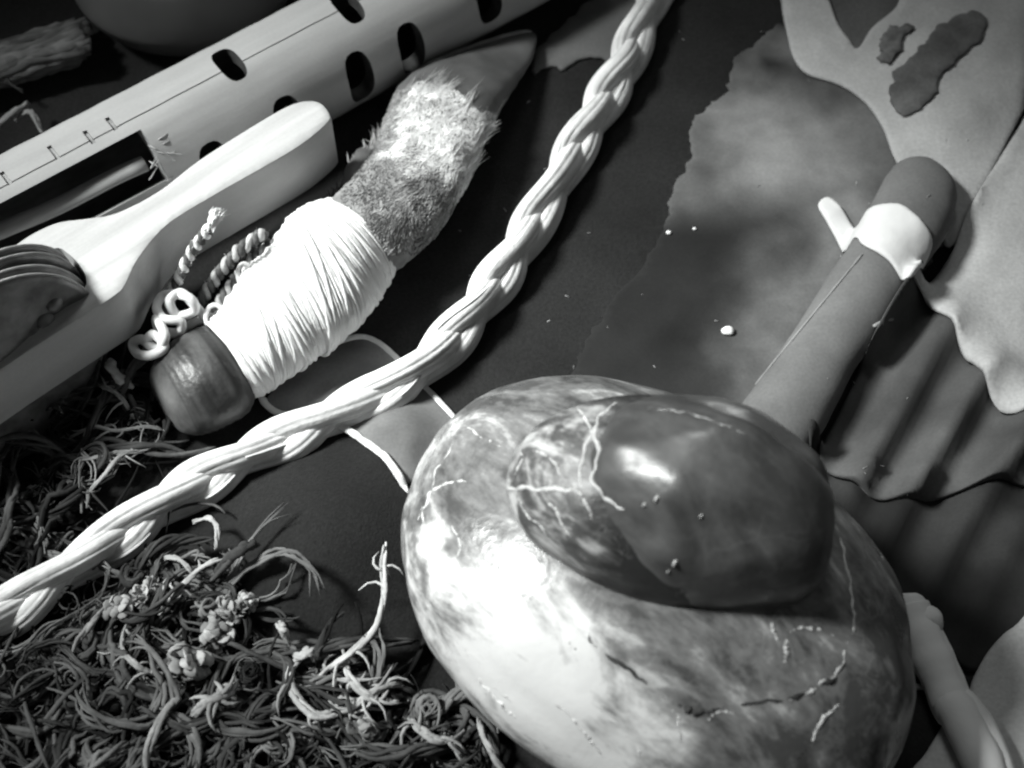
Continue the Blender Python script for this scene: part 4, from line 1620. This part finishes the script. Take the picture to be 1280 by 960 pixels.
# ------------------------------------------------------------------ top left: dark bowl, bark bundle, twigs
mb = MB()
R0 = (P(360, 0, 0.02) - P(214, 0, 0.02)).length
bc = P(214, 58, 0.016)
bc = Vector((bc.x, bc.y + R0, 0.0))
prof = [(0.001, 0.001), (R0 * 0.55, 0.001), (R0 * 0.86, 0.005), (R0 * 0.99, 0.014), (R0, 0.020), (R0 * 0.93, 0.034), (R0 * 0.9, 0.036), (R0 * 0.87, 0.034), (R0 * 0.9, 0.018), (R0 * 0.75, 0.009), (R0 * 0.5, 0.005), (0.001, 0.005)]
pr = spline(prof, 60)
mb.rings([[bc + Vector((r_ * math.cos(a), r_ * math.sin(a), max(0.0008, z_))) for a in np.linspace(0, 2 * PI, 97)[:-1]] for r_, z_ in pr])
o = mb.build('dark_bowl', M['bowl'], origin=(bc.x, bc.y, 0))
tag(o, 'dark smooth round bowl standing behind the flute', 'bowl')
mb = MB()
c = P(40, 80, 0)
bund = thing('bark_bundle', 'dark rough bundle of bark strips lying behind the flute, beside the bowl', 'bundle', (c.x, c.y, 0))
for q in range(90):
    mb = mb if q else MB()
    off = random.uniform(-24, 24)
    zz = 0.004 + 0.010 * math.sqrt(max(0, 1 - (off / 26) ** 2)) * random.uniform(0.6, 1)
    a, b = (-60 + random.uniform(-10, 10), 100 + off), (108 + random.uniform(-14, 6), 52 + off)
    pts = []
    for t in np.linspace(0, 1, 14):
        p = P(a[0] + (b[0] - a[0]) * t, a[1] + (b[1] - a[1]) * t + 4 * math.sin(t * 8 + q), zz)
        pts.append(p)
    mb.tube(pts, [0.0017 * random.uniform(0.5, 1.4) for _ in range(14)], 7, random.random(), flat=0.6)
mb.build('bark_strips', M['bark'], bund)
stem('forked_twig', [(-30, 200), (0, 178), (25, 160), (36, 150), (42, 138)], 0.0022, M['herb_pale'], 'pale forked twig touching the flute', tint=0.25)
stem('curved_twig', [(24, 160), (40, 158), (52, 166), (58, 178)], 0.0018, M['herb_pale'], 'curved pale twig tip bending round to the flute', tint=0.25)
stem('thin_twig', [(52, 108), (62, 92), (78, 72), (84, 66)], 0.0010, M['herb_pale'], 'thin dark twig in front of the bark bundle', tint=0.1)
stem('thin_twig', [(-10, 118), (8, 108), (20, 122), (40, 128)], 0.0012, M['herb'], 'thin bent twig just below the bark bundle', tint=0.3)


# ------------------------------------------------------------------ specks
def full_ground(x, y):
    z = 0
    for b in SUPPORT:
        h = b.ray_cast(Vector((x, y, 0.4)), Vector((0, 0, -1)))
        if h[0] is not None:
            z = max(z, h[0].z)
    return z


def crumb(px, py, r, label):
    p = P(px, py, 0.003)
    z = full_ground(p.x, p.y)
    bm = bmesh.new()
    bmesh.ops.create_icosphere(bm, subdivisions=2, radius=r)
    m = MB()
    for v in bm.verts:
        k = 1 + 0.35 * noise.noise(v.co * 900 + Vector((px, 0, 0)))
        m.v.append((p.x + v.co.x * k * 1.3, p.y + v.co.y * k, z + r * 0.6 + v.co.z * k * 0.8))
        m.t.append(0.5)
    bm.verts.index_update()
    m.f = [tuple(v.index for v in f.verts) for f in bm.faces]
    bm.free()
    o = m.build('white_crumb', M['bead'], origin=(p.x, p.y, z))
    tag(o, label, 'crumb')


crumb(910, 413, 0.0017, 'small white crumb lying alone on the dark part of the hide')
crumb(836, 291, 0.0008, 'tiny white crumb near the torn edge of the hide')
crumb(868, 285, 0.0006, 'minute pale crumb beside another, on the hide near its edge')
mb = MB()
for q in range(55):
    a, b = random.uniform(560, 1260), random.uniform(20, 620)
    p = P(a, b, 0.003)
    z = full_ground(p.x, p.y) + 0.0001
    d = random.uniform(0, 6.28)
    ln_ = random.uniform(0.0005, 0.002)
    pts = [Vector((p.x + math.cos(d) * ln_ * t, p.y + math.sin(d) * ln_ * t, z)) for t in (0, 0.5, 1)]
    mb.tube(pts, random.uniform(0.00008, 0.0002), 4, random.random())
o = mb.build('lint', M['herb_pale'])
tag(o, 'fine scattered lint on the suede and cloth', 'lint', None, 'stuff')
